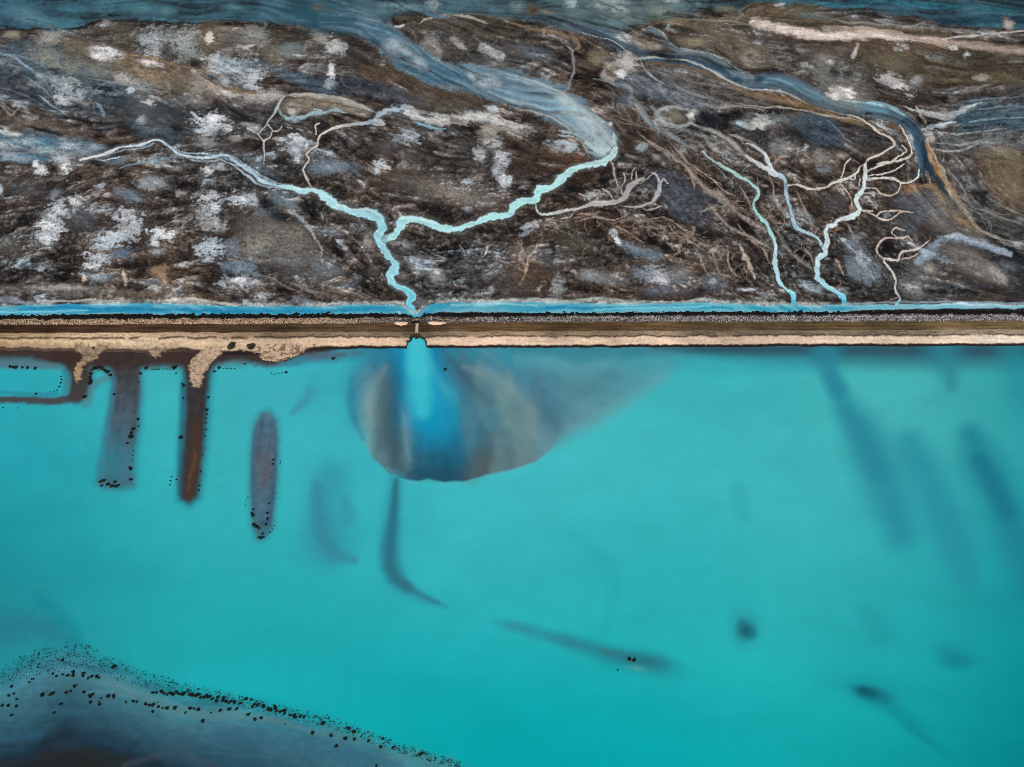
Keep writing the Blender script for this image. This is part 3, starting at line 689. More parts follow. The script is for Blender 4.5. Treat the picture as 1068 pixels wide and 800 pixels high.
# --- top-left crusts
for a in [(108.7, 55.6, 19, 7, c(232, 222, 214), 10, .4, 1, .35, .1), (104, 60, 9, 4, c(225, 210, 198), 20, .4, .9, .4), (83, 50, 16, 8, c(104, 94, 78), 8, .5, .9, .4), (152, 76, 32, 11, c(146, 122, 98), 14, .5, .85, .4, .35), (130, 84, 11, 6, c(186, 178, 164), 20, .5, .85, .7),
          (157, 67, 13, 3.2, c(206, 196, 184), 12, .4, .9, .4), (240, 98.6, 11, 3.2, c(222, 208, 196), 10, .4, .95, .3), (220, 91, 16, 6, c(166, 152, 138), 20, .5, .85, .5), (203, 92, 8, 8, c(160, 152, 140), 10, .5, .7, .8), (185, 90, 12, 6, c(104, 100, 84), 15, .5, .8, .6),
          (162, 45, 15, 12, c(152, 168, 168), 0, .5, .9, .9, .4), (166, 55, 12, 6, c(166, 178, 178), 0, .5, .8, .9), (192, 45, 14, 12, c(154, 162, 158), 0, .5, .85, .9, .4), (196, 58, 14, 6, c(140, 146, 140), 0, .5, .7, .8), (53, 40, 13, 7, c(146, 146, 140), -10, .5, .9, .7),
          (50, 61, 18, 9, c(146, 146, 134), 20, .5, .85, .8, .4), (72, 72, 14, 8, c(132, 132, 118), 10, .5, .8, .7), (101, 74, 15, 6, c(124, 128, 120), 5, .5, .8, .7), (14, 38, 9, 4, c(110, 110, 96), 10, .4, .9, .4), (13, 37, 6, 3, c(140, 132, 110)),
          (124, 38, 15, 11, c(92, 84, 70), 0, .5, .85, .4, .5), (112, 24, 4, 3, c(150, 146, 136), 0), (220, 40, 14, 14, c(114, 98, 76), 0, .5, .9, .3, .4), (219, 40, 4.5, 6, c(232, 208, 188), 10, .5, .95, .4, .1), (240, 75, 24, 12, c(158, 182, 194), 12, .4, .9, .7, .4),
          (262, 84, 9, 8, c(170, 190, 198), 10, .4, .9, .8), (250, 40, 14, 8, c(112, 110, 102), 0, .6, .7, .8), (267, 38, 12, 9, c(152, 152, 146), 20, .5, .8, .8), (220, 131, 15, 9, c(206, 220, 226), 15, .5, 1, .7, .15), (224, 126, 7, 7, c(216, 226, 230), 0, .5, .9, .6), (212, 138, 9, 5, c(180, 196, 204), 0, .5, .9, .7),
          (215, 149, 11, 6, c(152, 154, 152), 10, .5, .8, .7), (71, 91, 11, 12, c(176, 190, 190), 20, .5, .8, 1.0, .3), (60, 84, 10, 6, c(140, 160, 168), 20, .5, .7, .9), (73, 105, 14, 5, c(190, 186, 176), 8, .5, .9, .8), (63, 103, 6, 6, c(190, 200, 204), 0, .5, .8, .9), (85, 98, 7, 6, c(160, 178, 184), 0, .5, .7, .9), (145, 90, 16, 5, c(150, 160, 155), 10, .5, .6, 1.1),
          (136, 95, 4, 4, c(180, 200, 208), 0), (150, 112, 12, 7, c(110, 112, 108), 15, .6, .6, 1), (156, 108, 5, 2, WHITE, 0, .5, .7, 1), (148, 126, 5, 4, c(160, 176, 182), 0, .5, .7, .9), (200, 108, 14, 4, c(130, 134, 130), 5, .5, .6, 1), (172, 130, 18, 8, c(84, 82, 78), 10, .7, .6, .9), (245, 146, 6, 3, c(130, 128, 126), 0)]:
    E(*a)
for a in [([(0, 58), (15, 61), (28, 71), (45, 80), (60, 84)], 2.4, c(150, 172, 184)), ([(4, 58), (30, 62), (52, 74)], 1.8, c(120, 140, 152)), ([(0, 110), (12, 121), (18, 116), (25, 113), (33, 121), (42, 128)], 2.2, c(136, 128, 120)), ([(100, 108), (106, 114), (110, 124)], 3, c(120, 146, 166)),
          ([(0, 138), (14, 141.5), (24, 141)], [6, 6, 3], c(198, 200, 196)), ([(40, 100), (56, 112), (72, 122)], 2, c(150, 164, 172)), ([(22, 78), (44, 92), (66, 100)], 2, c(110, 130, 144)), ([(36, 88), (50, 98), (62, 112)], 1.6, c(130, 145, 152)), ([(0, 92), (20, 98), (44, 110), (66, 124)], 1.6, c(100, 112, 120)),
          ([(26, 161), (34, 159), (42, 159)], 1.2, c(160, 150, 90)), ([(0, 150), (20, 148), (45, 150)], 4, c(120, 156, 184)), ([(0, 168), (25, 165), (60, 168)], 4, c(80, 116, 142)), ([(90, 82), (120, 88), (150, 94), (180, 98)], 2, c(140, 150, 146)), ([(126, 60), (140, 59), (177, 67), (208, 75.5), (221, 86), (243, 95.5), (275, 102)], 2.6, c(150, 118, 88)),
          ([(205, 76), (216, 84), (228, 90)], 1.4, c(36, 28, 24)), ([(72, 45), (90, 47), (105, 48), (124, 52), (134, 57)], 2, c(120, 96, 74)), ([(98, 165), (112, 164), (122, 160)], [3, 3, 2], c(196, 190, 178))]:
    S(a[0], a[1], a[2], a[3] if len(a) > 3 else .5, .8, .4, .3, nz='streak')
for a in [(50, 137, 14, 2.5), (172, 55, 6, 6), (110, 95, 10, 5), (222, 82, 6, 3), (240, 80, 8, 3), (205, 68, 6, 4), (80, 112, 5, 4), (188, 136, 10, 4), (230, 140, 5, 5), (90, 128, 16, 4), (60, 76, 9, 3), (355, 149, 16, 4), (356, 120, 16, 3), (388, 166, 10, 4), (265, 78, 5, 6)]:
    E(*a, BLACK, 12, .6, .8, .6, .2)

# --- left and middle crusts
for a in [(52, 237, 12, 10, WHITE, 20, .5, 1, .8, .2), (61, 220, 9, 8, c(186, 200, 206), -20, .5, .9, .8), (80, 210, 7, 5, WHITE, -20, .5, .9, .7), (49, 251, 9, 6, c(188, 200, 204), 0, .5, .9, .8), (134, 229, 12, 9, c(190, 200, 206), 10, .5, .95, .9, .2), (132, 243, 8, 7, WHITE, 50, .5, 1, .7, .1), (140, 240, 8, 9, c(172, 186, 196), 0, .5, .9, .8),
          (112, 253, 15, 9, c(176, 194, 206), -10, .5, .95, .8, .2), (102, 270, 11, 7, c(186, 196, 202), 0, .5, .9, 1), (98, 279, 8, 4, WHITE, 0, .5, .9, .9), (128, 266, 9, 5, c(112, 124, 146), 0, .5, .9, .7), (167, 245, 11, 6, WHITE, 0, .45, 1, .8, .1), (161, 255, 7, 4, WHITE, 10, .45, 1, .6), (164, 264, 8, 4, c(150, 156, 158), 0, .5, .8, .8),
          (219, 206, 11, 5, WHITE, 0, .5, .95, .8), (222, 218, 11, 9, c(188, 202, 208), 0, .5, .95, .9), (223, 235, 12, 8, c(170, 176, 174), 0, .45, .95, .6), (220, 234, 6, 5, c(120, 112, 104), 0, .5, .6), (219, 261, 12, 9, c(172, 190, 204), 0, .5, .95, .8), (255, 210, 14, 6, c(190, 204, 212), 5, .5, .95, .8),
          (250, 296, 15, 6, c(178, 190, 198), 0, .5, .95, .7), (251, 293, 9, 3, WHITE, 0), (253, 279, 16, 7, c(126, 142, 158), 10, .5, .8, .7), (243, 258, 8, 8, c(126, 140, 152), 30, .5, .7, .7), (43, 177, 6, 6, WHITE, -30, .5, 1, .8), (38, 172, 4, 4, WHITE), (68, 174, 8, 7, c(206, 208, 206), -20, .5, 1, .9), (217, 179, 6, 4, WHITE, 0, .5, .9, .8), (228, 174, 8, 4, c(150, 156, 158)),
          (159, 193, 13, 5, c(142, 156, 162), 5, .5, .85, .6), (134, 205, 12, 6, c(126, 140, 150), 20, .5, .8, .7), (106, 194, 7, 3, c(150, 168, 178), -10, .5, .9, .7), (58, 204, 7, 4, c(140, 148, 152), -30, .5, .8, .8), (30, 200, 12, 8, c(80, 82, 86), 0, .7, .6, .8), (85, 232, 12, 7, c(84, 88, 96), 0, .7, .7, .8),
          (88, 291, 2.5, 4.5, c(202, 172, 142), 0, .4, 1, .4), (130, 289, 2.2, 6, c(192, 172, 148), -15, .4, 1, .5), (167, 285, 6, 7, c(166, 134, 104), 10, .5, .9, .9), (172, 294, 2, 8, c(180, 150, 124), -20, .5, .8, .6), (104, 291, 10, 4, c(124, 146, 158), 0, .5, .8, .7), (63, 301, 22, 2.5, c(168, 156, 142), 0, .5, .9, .7), (160, 296, 8, 3, c(110, 116, 124), 0), (188, 202, 5, 2, c(180, 160, 140), 0, .5, .7, .9),
          (10, 258, 12, 7, c(96, 88, 80), 0, .6, .7, .6), (0, 199, 3, 5, c(160, 176, 186), 0), (343, 242, 8, 4, c(140, 152, 158), 10, .5, .85, .7), (298, 210, 14, 6, c(116, 134, 140), 25, .5, .8, .8), (265, 210, 6, 7, c(150, 170, 180), 0), (385, 253, 6, 7, c(158, 148, 138), -10, .4, .95, .5),
          (419, 258.5, 15, 4, c(164, 160, 154), 14, .45, .95, .6), (439, 274, 9, 6, c(130, 136, 142), 0, .5, .85, .9), (448, 275, 5, 6, c(160, 176, 186), -40, .5, .9, .8), (456, 287.5, 8, 6, c(152, 152, 148), 0, .4, .95, .5), (456, 285, 5, 3, c(176, 172, 162), 20), (418, 287.5, 6, 4, c(132, 122, 114), 20, .45, .9, .5), (437, 317, 7, 5, c(112, 106, 112), 0, .4, .9, .4),
          (371, 294, 15, 5, c(106, 112, 120), -32, .5, .85, .6), (388, 284, 5, 6, c(110, 106, 102), 0), (462, 200, 42, 9, c(124, 112, 102), 14, .7, .75, .9, .6), (472, 202, 20, 5, c(150, 138, 126), 14, .6, .8, 1.1), (440, 190, 26, 5, c(104, 94, 86), 14, .7, .6, .9), (488, 191, 6, 3, c(160, 176, 184), 10, .5, .85, .8), (487, 219, 5, 3, c(130, 134, 136), 0), (487, 210, 8, 4, c(120, 116, 110), 20),
          (346, 175, 22, 6, c(124, 138, 150), 3, .5, .85, .8, .4), (398, 174, 6, 5, WHITE, 0, .5, 1, .9), (393, 179, 5, 4, c(176, 190, 198), 0), (424, 143, 12, 6, c(168, 184, 194), 0, .5, .9, .9), (409, 150, 14, 6, c(92, 94, 96), -30, .6, .6, .8), (393, 129, 6, 4.5, c(205, 212, 214), 0, .5, .95, .6), (312, 151.7, 11, 9, c(190, 204, 214), 0, .5, .95, 1, .3),
          (308, 146, 8, 5, c(200, 214, 220), 0, .5, .9, .8), (310.6, 166, 5, 4, WHITE, 0, .5, .9, .8), (308, 158, 6, 4, c(150, 166, 174)), (346, 76, 4, 8, c(200, 206, 206), 0, .4, .95, .5), (344, 88, 5, 4, c(140, 156, 164)), (348.5, 49, 10, 8, c(176, 180, 176), 15, .5, .95, .6), (336, 42, 8, 5, c(150, 150, 142), 20), (298, 54, 14, 6, c(126, 140, 142), -10, .5, .8, .7),
          (286, 58, 8, 8, c(112, 106, 92), 0), (265, 81, 7, 9, c(176, 190, 196), 10, .5, .9, .9), (513, 151.7, 9, 8, c(188, 188, 182), 0, .5, .95, .7), (505, 164, 9, 7, c(180, 184, 184), 0, .5, .9, .8), (521, 167, 8, 10, c(184, 192, 196), -20, .5, .95, .8), (525, 188, 5, 7, WHITE, -20, .5, 1, .8), (518, 178, 5, 6, c(150, 164, 172), 0), (508, 140, 7, 7, c(150, 142, 130), 10),
          (545, 175, 12, 10, c(58, 42, 36), 0, .7, .6), (531, 190, 3, 5, c(190, 205, 210), 0)]:
    E(*a)
# tan mound beside the left stream
E(292, 254, 44, 24, c(70, 62, 56), 24, .4, .8, .3, .4, dz=1.0); E(290, 252, 38, 19, c(116, 108, 100), 24, .35, .9, .35, .55, dz=.8); E(268, 258, 14, 7, c(156, 146, 134), -10, .5, .9, .8, .4); E(310, 246, 16, 10, c(128, 118, 108), 30, .5, .7, .8, .5)
S([(318, 236), (323, 240), (331, 252), (336, 263), (335, 270)], [3, 2.5, 2.5, 2.5, 2], c(170, 164, 156), .5, .85, .4); S([(300, 220), (310, 226), (322, 236)], 4, c(160, 168, 172), .5, .85, .8); S([(306, 296), (322, 304), (335, 306)], 2.5, c(135, 130, 124), .5, .7, .5)
E(338, 282, 14, 8, c(118, 128, 132), 30, .5, .7, .9); E(300, 275, 30, 9, c(108, 112, 112), 20, .6, .6, .7, .5); E(278, 222, 14, 5, c(134, 146, 152), 5, .5, .6, .8); S([(262, 285), (280, 290), (300, 300), (318, 308)], 1.5, c(150, 130, 112), .6, .6, .5)
# tan sand bank and the white-edged bank right of it
S([(258, 103), (285, 101), (297, 101)], [10, 11, 5], c(176, 170, 160), .5, .9, .5, .25)
S([(300, 112), (330, 108), (362, 112), (385, 118)], [16, 16, 12, 6], c(132, 120, 104), .4, .9, .3, .4); E(306, 115, 6, 5, c(160, 146, 134), 0, .4, .8, ring=.3); E(305, 117, 5, 3, c(176, 166, 156))
S([(296, 100), (323, 100), (350, 103), (372, 110), (391, 118)], [4, 4, 5, 5, 4], c(180, 178, 166), .45, .95, .5, .25); S([(296, 122), (302, 125.5), (318, 123), (333, 119), (348, 117), (362, 119)], [5, 5, 4, 5, 5, 3], c(156, 180, 184), .5, .9, .5)
S([(295, 102), (290, 112), (294, 122)], 3, c(150, 170, 172), .5, .85, .4)
S([(388, 127), (400, 118), (412, 115), (427, 116), (438, 121)], [4, 6, 6, 7, 6], c(176, 192, 200), .5, .95, .6, .2); S([(425, 118), (442, 124), (462, 126), (482, 125), (503, 123), (520, 128), (545, 135)], [8, 8, 9, 8, 8, 8, 4], c(208, 206, 200), .6, .95, .6, .3)
S([(430, 128), (450, 134), (465, 136)], 2.5, c(140, 178, 196), .6, .85, .4); S([(482, 122), (510, 120), (530, 128)], 2.5, c(200, 194, 184), .5, .8, .5); E(474, 127, 8, 3, c(150, 138, 126), 10); E(515, 115, 6, 4, c(176, 186, 192), 10); S([(500, 133), (518, 137), (530, 131)], 5, c(160, 150, 138), .5, .8, .6)

# --- middle-right crusts, holes, pinkish rills
for a in [(644, 252, 3, 6.5, c(216, 222, 222), -45, .4, 1, .4), (639, 243, 5, 4, c(168, 176, 180), 0), (657, 259, 10, 4, c(128, 142, 152), 20, .5, .8, .7), (676.6, 267, 12, 6, c(120, 134, 144), 20, .5, .85, .8), (686, 290, 16, 8, c(160, 170, 178), 15, .55, .95, .7, .2), (690, 293, 9, 4, c(192, 198, 202), 10, .5, .9, .7), (670, 286, 10, 5, c(120, 128, 136), 10),
          (709.5, 289, 13, 8, c(112, 118, 122), 0, .6, .85, .6, .5), (626, 291, 20, 6, c(122, 124, 124), 4, .5, .85, .8, .4), (615, 287, 8, 4, c(140, 142, 142), 0), (745, 295, 11, 8, c(104, 114, 120), 0, .5, .85, .5, .5), (744, 295, 3.5, 3, c(150, 162, 170)), (779, 303, 9, 1.8, c(180, 190, 192), 0, .5, .95, .5), (735, 272, 14, 9, c(84, 80, 74), 20, .6, .6, .8), (692, 305, 22, 4, c(96, 98, 114), 0, .6, .7, .8),
          (580, 252, 14, 8, c(74, 66, 54), 0, .7, .6, .9), (572, 272, 10, 7, c(78, 88, 98), 30, .6, .7, .8), (548, 288, 18, 12, c(112, 88, 72), 0, .8, .55, 1.1), (582, 300, 5, 8, c(150, 160, 158), 0, .5, .7, 1), (540, 265, 6, 9, c(110, 96, 88), 0), (600, 256, 16, 6, c(80, 76, 66), 0), (555, 236, 8, 3, c(180, 184, 184), -20, .5, .85, .9), (550, 243, 7, 3, c(136, 142, 146), -30),
          (894, 274, 10, 14, c(118, 128, 138), -25, .6, .85, .9, .4), (904, 284, 15, 9, c(128, 140, 148), 10, .6, .85, .9, .4), (898, 270, 5, 7, c(160, 172, 178), -20, .5, .8, .9), (889, 256, 6, 8, c(104, 112, 118), -20), (950, 300, 18, 8, c(124, 126, 128), 25, .5, .85, .9, .5), (952, 302, 8, 4, c(170, 172, 170), 25, .5, .8, .9), (962, 286, 13, 8, c(104, 102, 100), 30, .5, .8, .8, .5), (970, 282, 5, 4, c(150, 140, 128), 30),
          (840, 226, 8, 4, c(132, 138, 138), 25, .45, .95, .6), (871, 211, 8, 6, c(88, 86, 92), 0, .5, .7, .8), (960, 222, 16, 10, c(100, 106, 114), 0, .6, .7, .9, .5), (980, 222, 12, 14, c(120, 114, 106), 30, .6, .7, .7, .4), (945, 240, 10, 6, c(78, 82, 86), 0), (1000, 300, 26, 5, c(70, 80, 88), 0, .6, .6, .7),
          (879, 98.6, 22, 13, c(150, 142, 126), 15, .5, .75, .4, .4), (879, 98.6, 12, 7, c(228, 218, 210), 12, .45, 1, .4, .1), (870, 100, 8, 5, c(205, 196, 188), 30), (934.5, 88, 15, 6, c(198, 192, 186), 35, .5, .95, .8), (926, 82, 8, 5, c(170, 168, 164), 20, .5, .8, .9), (891.5, 54, 2.5, 7, c(180, 176, 168), 20, .5, .85, .6), (955, 86, 6, 5, c(150, 150, 146)), (859, 63, 11, 8, c(126, 118, 108), 0, .5, .85, .4), (865, 66, 4, 3, c(170, 166, 160)), (1025, 82, 6, 3, c(170, 156, 136), 0, .5, .8, .8), (1008, 58, 3, 4, PALE, 30), (996, 52, 4, 2.5, c(210, 204, 196), 30, .5, .9, .6), (940, 51, 6, 3, PALE, 0, .5, .7, 1), (930, 66, 14, 7, c(128, 116, 92), 10, .6, .7, .9), (1050, 82, 16, 4, c(120, 108, 80), 10, .6, .6, .9), (880, 76, 14, 6, c(150, 156, 150), 20, .5, .6, 1.2), (860, 78, 10, 8, c(130, 134, 126), 0, .5, .6, 1.1),
          (833, 13, 20, 7, c(98, 84, 60), 0, .6, .8, .5, .4), (812, 6, 6, 2.5, c(176, 172, 158), 0), (848, 18, 14, 3, c(110, 124, 122), 12, .6, .7, .6), (1055, 178, 12, 10, c(126, 106, 82), 0, .6, .7, .8, .5), (1048, 160, 14, 4, c(142, 124, 98), 5, .5, .7, .9), (1052, 195, 12, 8, c(134, 118, 94), 20, .5, .7, .9)]:
    E(*a)
for a in [(631, 185, 9, 9, 0), (560, 193, 6, 7, 0), (745, 191, 13, 5, 32), (679, 248, 9, 5, 15), (681, 252, 5, 4, 0), (718, 255, 6, 6, 0), (732, 244, 6, 6, 0), (676, 221, 11, 4, 20), (776, 237, 11, 6, 35), (866, 284, 6, 11, -30), (834, 266, 10, 8, 30), (927, 258, 7, 9, 0), (805, 197, 9, 5, 25), (577, 260, 3, 6, -30), (762, 275, 3, 7, -30), (660, 201, 8, 8, 0), (480, 258, 16, 6, 10), (475, 265, 20, 5, 5),
          (640, 262, 10, 6, 30), (700, 262, 12, 5, 40), (820, 282, 10, 8, 0), (1000, 305, 40, 3, 0), (890, 300, 12, 5, 30), (1056, 262, 10, 4, 30), (905, 120, 3, 1.5, 0), (985, 104, 3, 4, 0), (870, 76, 6, 4, 20), (885, 78, 5, 4, 0), (958, 128, 6, 3, 20), (1022, 205, 20, 5, 30), (830, 238, 12, 5, 30), (350, 260, 5, 14, -25), (322, 218, 16, 5, 30), (380, 290, 10, 12, 20), (290, 225, 16, 5, 20), (275, 212, 6, 5, 0), (60, 285, 34, 2.5, 0), (20, 283, 20, 2, 0),
          (215, 243, 12, 1.6, 0), (232, 226, 2.5, 12, 10), (155, 253, 3, 4, 0), (30, 230, 14, 5, -25), (100, 172, 8, 4, 10), (57, 176, 6, 4, 0), (125, 182, 6, 6, 0), (200, 195, 16, 4, 5), (425, 110, 0.1, 0.1, 0), (430, 262, 30, 4, 8), (465, 222, 22, 4, 8), (500, 240, 20, 3, 10), (510, 165, 6, 10, 0), (540, 200, 10, 4, 10), (600, 200, 18, 5, -10), (695, 60, 14, 3, 15), (680, 40, 24, 4, 20), (770, 122, 20, 5, 10), (745, 125, 20, 6, 5), (700, 30, 20, 2.5, 8)]:
    E(a[0], a[1], max(a[2], .5), max(a[3], .5), BLACK, a[4], .6, .85, .5, .2)
for a in [([(703, 166), (715, 174), (727, 189), (733, 196), (741, 201), (750, 206), (757, 213), (764, 220), (770, 224), (784, 233), (801, 242)], [2, 3, 5, 7, 8, 7, 5, 3.5, 3.2, 3, 2.4], c(158, 144, 132), .6, .85, .75, .4), ([(690, 155), (705, 168)], 2, c(150, 140, 128), .5, .8, .5, .2), ([(738, 215), (742, 218), (752, 230), (763, 239.5), (783, 248), (800, 259), (806, 263)], [1.6, 2, 2.4, 2.8, 2.8, 2, 1.4], c(160, 146, 132), .5, .85, .65, .3), ([(730, 222), (742, 218), (748, 214)], 2, c(150, 138, 124), .5, .8, .5, .2),
          ([(759, 262), (759, 276), (767.6, 289)], 1.8, c(180, 156, 138), .5, .9, .5, 0), ([(771, 256), (775, 264), (779, 273), (784, 283), (788, 293)], [2, 4, 3.5, 3, 1.5], c(196, 178, 160), .5, .9, .6, 0), ([(748, 264), (752, 270)], 1.5, c(160, 140, 122), .5, .7, .5, 0),
          ([(639, 233), (652, 231), (664, 229), (676, 231), (687, 236)], 3, c(124, 108, 94), .6, .8, .4, .2), ([(690, 252), (700, 246), (708, 243), (718, 248), (728, 252)], 2.4, c(132, 114, 96), .6, .8, .5, .2), ([(700, 272), (708, 262), (702, 256)], 1.6, c(160, 136, 112), .6, .8, .6, 0), ([(606, 268), (610, 262), (616, 258)], 1.5, c(140, 112, 88), .6, .7, .6, 0),
          ([(541, 256), (544, 262), (541, 270), (548, 278), (547, 288)], [2.5, 2.5, 2, 2.5, 2], c(180, 152, 134), .5, .85, .7, 0), ([(560, 256), (557, 264), (552, 270), (550, 280)], [2.5, 2.5, 2, 2], c(190, 160, 140), .5, .85, .7, 0), ([(548, 285), (544, 294), (540, 300)], 2, c(150, 122, 98), .6, .8, .7, 0), ([(570, 230), (600, 228), (625, 224)], 3, c(118, 98, 84), .6, .7, .7, .2), ([(600, 224), (620, 224), (626, 221)], 2, c(190, 160, 140), .6, .7, .9, 0),
          ([(871, 270), (875, 278), (880, 288)], [2.5, 3, 2], c(178, 154, 136), .5, .9, .6, 0), ([(806, 240), (814, 248), (821, 261), (832, 270), (843, 279), (850, 284)], [2.5, 3.2, 3.5, 3.5, 3, 2], c(122, 112, 102), .55, .85, .5, .2), ([(828, 256), (838, 262), (848, 268)], 1.5, c(110, 108, 108), .5, .7, .4, 0), ([(792, 215), (800, 222), (808, 234)], 2, c(126, 112, 100), .5, .7, .5, 0), ([(800, 205), (808, 212), (812, 222)], 1.5, c(120, 104, 92), .5, .6, .5, 0), ([(808, 300), (806, 290), (804, 280)], 1.5, c(150, 128, 110), .5, .7, .7, 0),
          ([(826, 193), (834, 188), (850, 190)], 1.5, c(120, 92, 70), .5, .7, .4, 0), ([(808, 176), (809, 170), (814, 165), (824, 164)], [2.5, 2, 2, 1.2], c(176, 150, 132), .5, .9, .4, 0), ([(868, 242), (874, 240), (880, 240)], 2, c(160, 120, 92), .5, .9, .4, 0), ([(886, 215), (890, 220), (886, 224)], [4, 5, 3], c(166, 136, 118), .5, .85, .6, 0),
          ([(478, 256), (482, 262), (486, 268)], 1.6, c(170, 150, 126), .5, .9, .4, 0), ([(509, 257), (508.5, 262), (506, 267)], 1.8, c(190, 192, 188), .5, .95, .3, 0), ([(560, 158), (590, 168), (610, 170)], 3, c(96, 60, 44), .6, .6, .4, .2), ([(662, 148), (680, 152), (692, 160), (700, 168)], 2.2, c(150, 140, 130), .5, .8, .6, .2), ([(614, 108), (618, 104), (622, 98)], 1.5, c(110, 96, 84), .5, .7, .4, 0), ([(624, 118), (645, 128), (668, 134)], 1.5, c(120, 110, 100), .5, .7, .4, 0),
          ([(958, 274), (968, 264), (980, 254), (990, 249), (1000, 250), (1012, 253), (1026, 256), (1042, 262), (1054, 266)], [8, 9, 8, 7, 9, 8, 8, 6, 4], c(150, 164, 174), .6, .95, .6, .25), ([(985, 247), (1000, 247), (1010, 250)], 4, c(176, 186, 192), .6, .85, .6, 0), ([(1040, 252), (1068, 262)], 3, c(120, 122, 120), .6, .7, .5, .2)]:
    S(a[0], a[1], a[2], a[3], a[4], a[5], a[6])
# mound at the lower right
E(1018, 280, 40, 14, c(50, 48, 50), 26, .45, .8, .3, .3, dz=.9); E(1019, 278, 35, 11, c(128, 118, 112), 26, .35, .92, .35, .5, dz=.8); E(1040, 288, 10, 4, c(168, 156, 144), 35, .5, .8, .9); E(1050, 280, 9, 5, c(96, 104, 108), 20)

# --- hair rills that drain to the streams
vr = np.random.default_rng(77)


def veins(path, n, len_, col, up, op=.6, spread=.5, w0=1.5):
    q = spline([p[:2] for p in path], 5)
    for _ in range(n):
        i = vr.integers(1, len(q) - 1)
        x, y = q[i]; a = up + vr.normal() * spread
        L_ = len_ * vr.uniform(.4, 1.2)
        pts = [(x, y, w0)]
        for k in range(5):
            a += vr.normal() * .45
            x += math.cos(a) * L_ / 5; y += math.sin(a) * L_ / 5 * .8
            pts.append((x, y, w0 * (1 - .13 * k)))
        S([p[:2] for p in pts], [p[2] for p in pts], col, .5, op * vr.uniform(.5, 1.1), .5)
        if vr.random() < .5:
            x, y, _w = pts[2]; a2 = a + vr.choice([-1, 1]) * .9
            S([(x, y), (x + math.cos(a2) * L_ * .2, y + math.sin(a2) * L_ * .2), (x + math.cos(a2 + .4) * L_ * .4, y + math.sin(a2 + .4) * L_ * .34)], 1.1, col, .5, op * .6, .5)


VP, VG = c(176, 150, 132), c(150, 146, 140)
veins(P_G, 12, 22, VP, -2.2); veins(P_H, 10, 22, VP, -2.3); veins(P_I, 16, 22, VP, -.7, spread=1.2); veins(P_J, 8, 14, VP, -.6, spread=1.4); veins(P_F, 14, 20, VG, -1.3, spread=1.3)
veins([(703, 166), (741, 201), (770, 224), (801, 242)], 9, 18, VP, -2.4, .45, .6); veins([(742, 218), (763, 239), (800, 259)], 8, 18, VP, -2.3, .45, .5); veins([(541, 260), (552, 272), (545, 290)], 12, 16, VP, -1.5, .5, 1.2)
veins([(690, 250), (720, 246), (760, 262), (780, 280)], 16, 22, c(150, 126, 106), 1.0, .5, .6); veins([(806, 240), (832, 270), (850, 284)], 12, 20, VG, -2.4, .5, .5); veins(I_BR[7], 14, 12, VP, -1.5, .5, 1.4, 1.2); veins(I_BR[0], 8, 12, VP, .6, .5, 1.2, 1.2)
veins(P_A[18:], 14, 14, VG, -1.2, .4, 1.5, 1.2); veins(P_B, 12, 12, VG, 1.2, .4, 1.3, 1.2); veins([(120, 285), (170, 290), (200, 296)], 10, 16, c(160, 130, 104), 1.2, .5, .5); veins([(660, 120), (720, 155), (780, 190)], 18, 26, VG, .6, .5, .4); veins([(620, 100), (660, 115), (700, 142)], 12, 26, VG, .6, .45, .4)
veins([(960, 140), (1000, 150), (1040, 150)], 16, 44, c(140, 142, 138), .05, .4, .12); veins([(985, 120), (1020, 122), (1060, 118)], 14, 44, c(104, 128, 138), .0, .3, .12); veins([(975, 180), (1000, 210), (1030, 230)], 18, 40, c(130, 128, 122), .6, .5, .3); veins([(20, 70), (60, 90), (100, 110)], 18, 34, c(120, 140, 150), .5, .5, .3)
veins([(690, 75), (740, 95), (800, 112)], 18, 40, c(120, 122, 120), .3, .5, .25); veins([(440, 30), (480, 50), (520, 55)], 12, 34, c(120, 116, 108), .1, .5, .3); veins([(270, 50), (330, 60), (390, 90)], 12, 34, c(110, 118, 120), .35, .5, .3)

for q in [[(735, 182), (745, 190), (756, 200), (768, 206)], [(748, 196), (752, 206), (760, 214)], [(716, 176), (722, 186), (724, 198)], [(697, 236), (706, 246), (716, 252), (728, 257)], [(676, 230), (690, 228), (702, 232), (714, 241), (730, 246)], [(640, 236), (660, 246), (672, 254)],
          [(600, 232), (618, 228), (640, 230), (654, 226)], [(772, 196), (778, 206), (784, 220), (794, 236)], [(800, 180), (806, 196), (808, 210), (816, 224)], [(830, 200), (836, 212), (842, 226), (848, 240)], [(700, 150), (712, 166), (728, 178), (742, 184)], [(664, 138), (680, 150), (694, 158), (706, 170)], [(770, 236), (782, 250), (796, 262), (804, 276)], [(838, 258), (846, 270), (850, 286)], [(880, 232), (888, 242), (890, 254)], [(742, 262), (746, 274), (752, 288)], [(726, 262), (732, 274), (736, 286)]]:
    S(q, 1.7, c(166, 148, 132), .5, .75, .5)
veins([(690, 150), (740, 190), (800, 240)], 16, 22, VP, .9, .45, .5, 1.3); veins([(600, 230), (660, 235), (740, 260)], 16, 18, VP, .6, .45, .9, 1.2)

# --- milky streams
AQUA, MINT, MILK, SAND = c(160, 208, 214), c(182, 224, 220), c(196, 206, 208), c(202, 192, 176)
STREAMS = []                                    # (name, label)


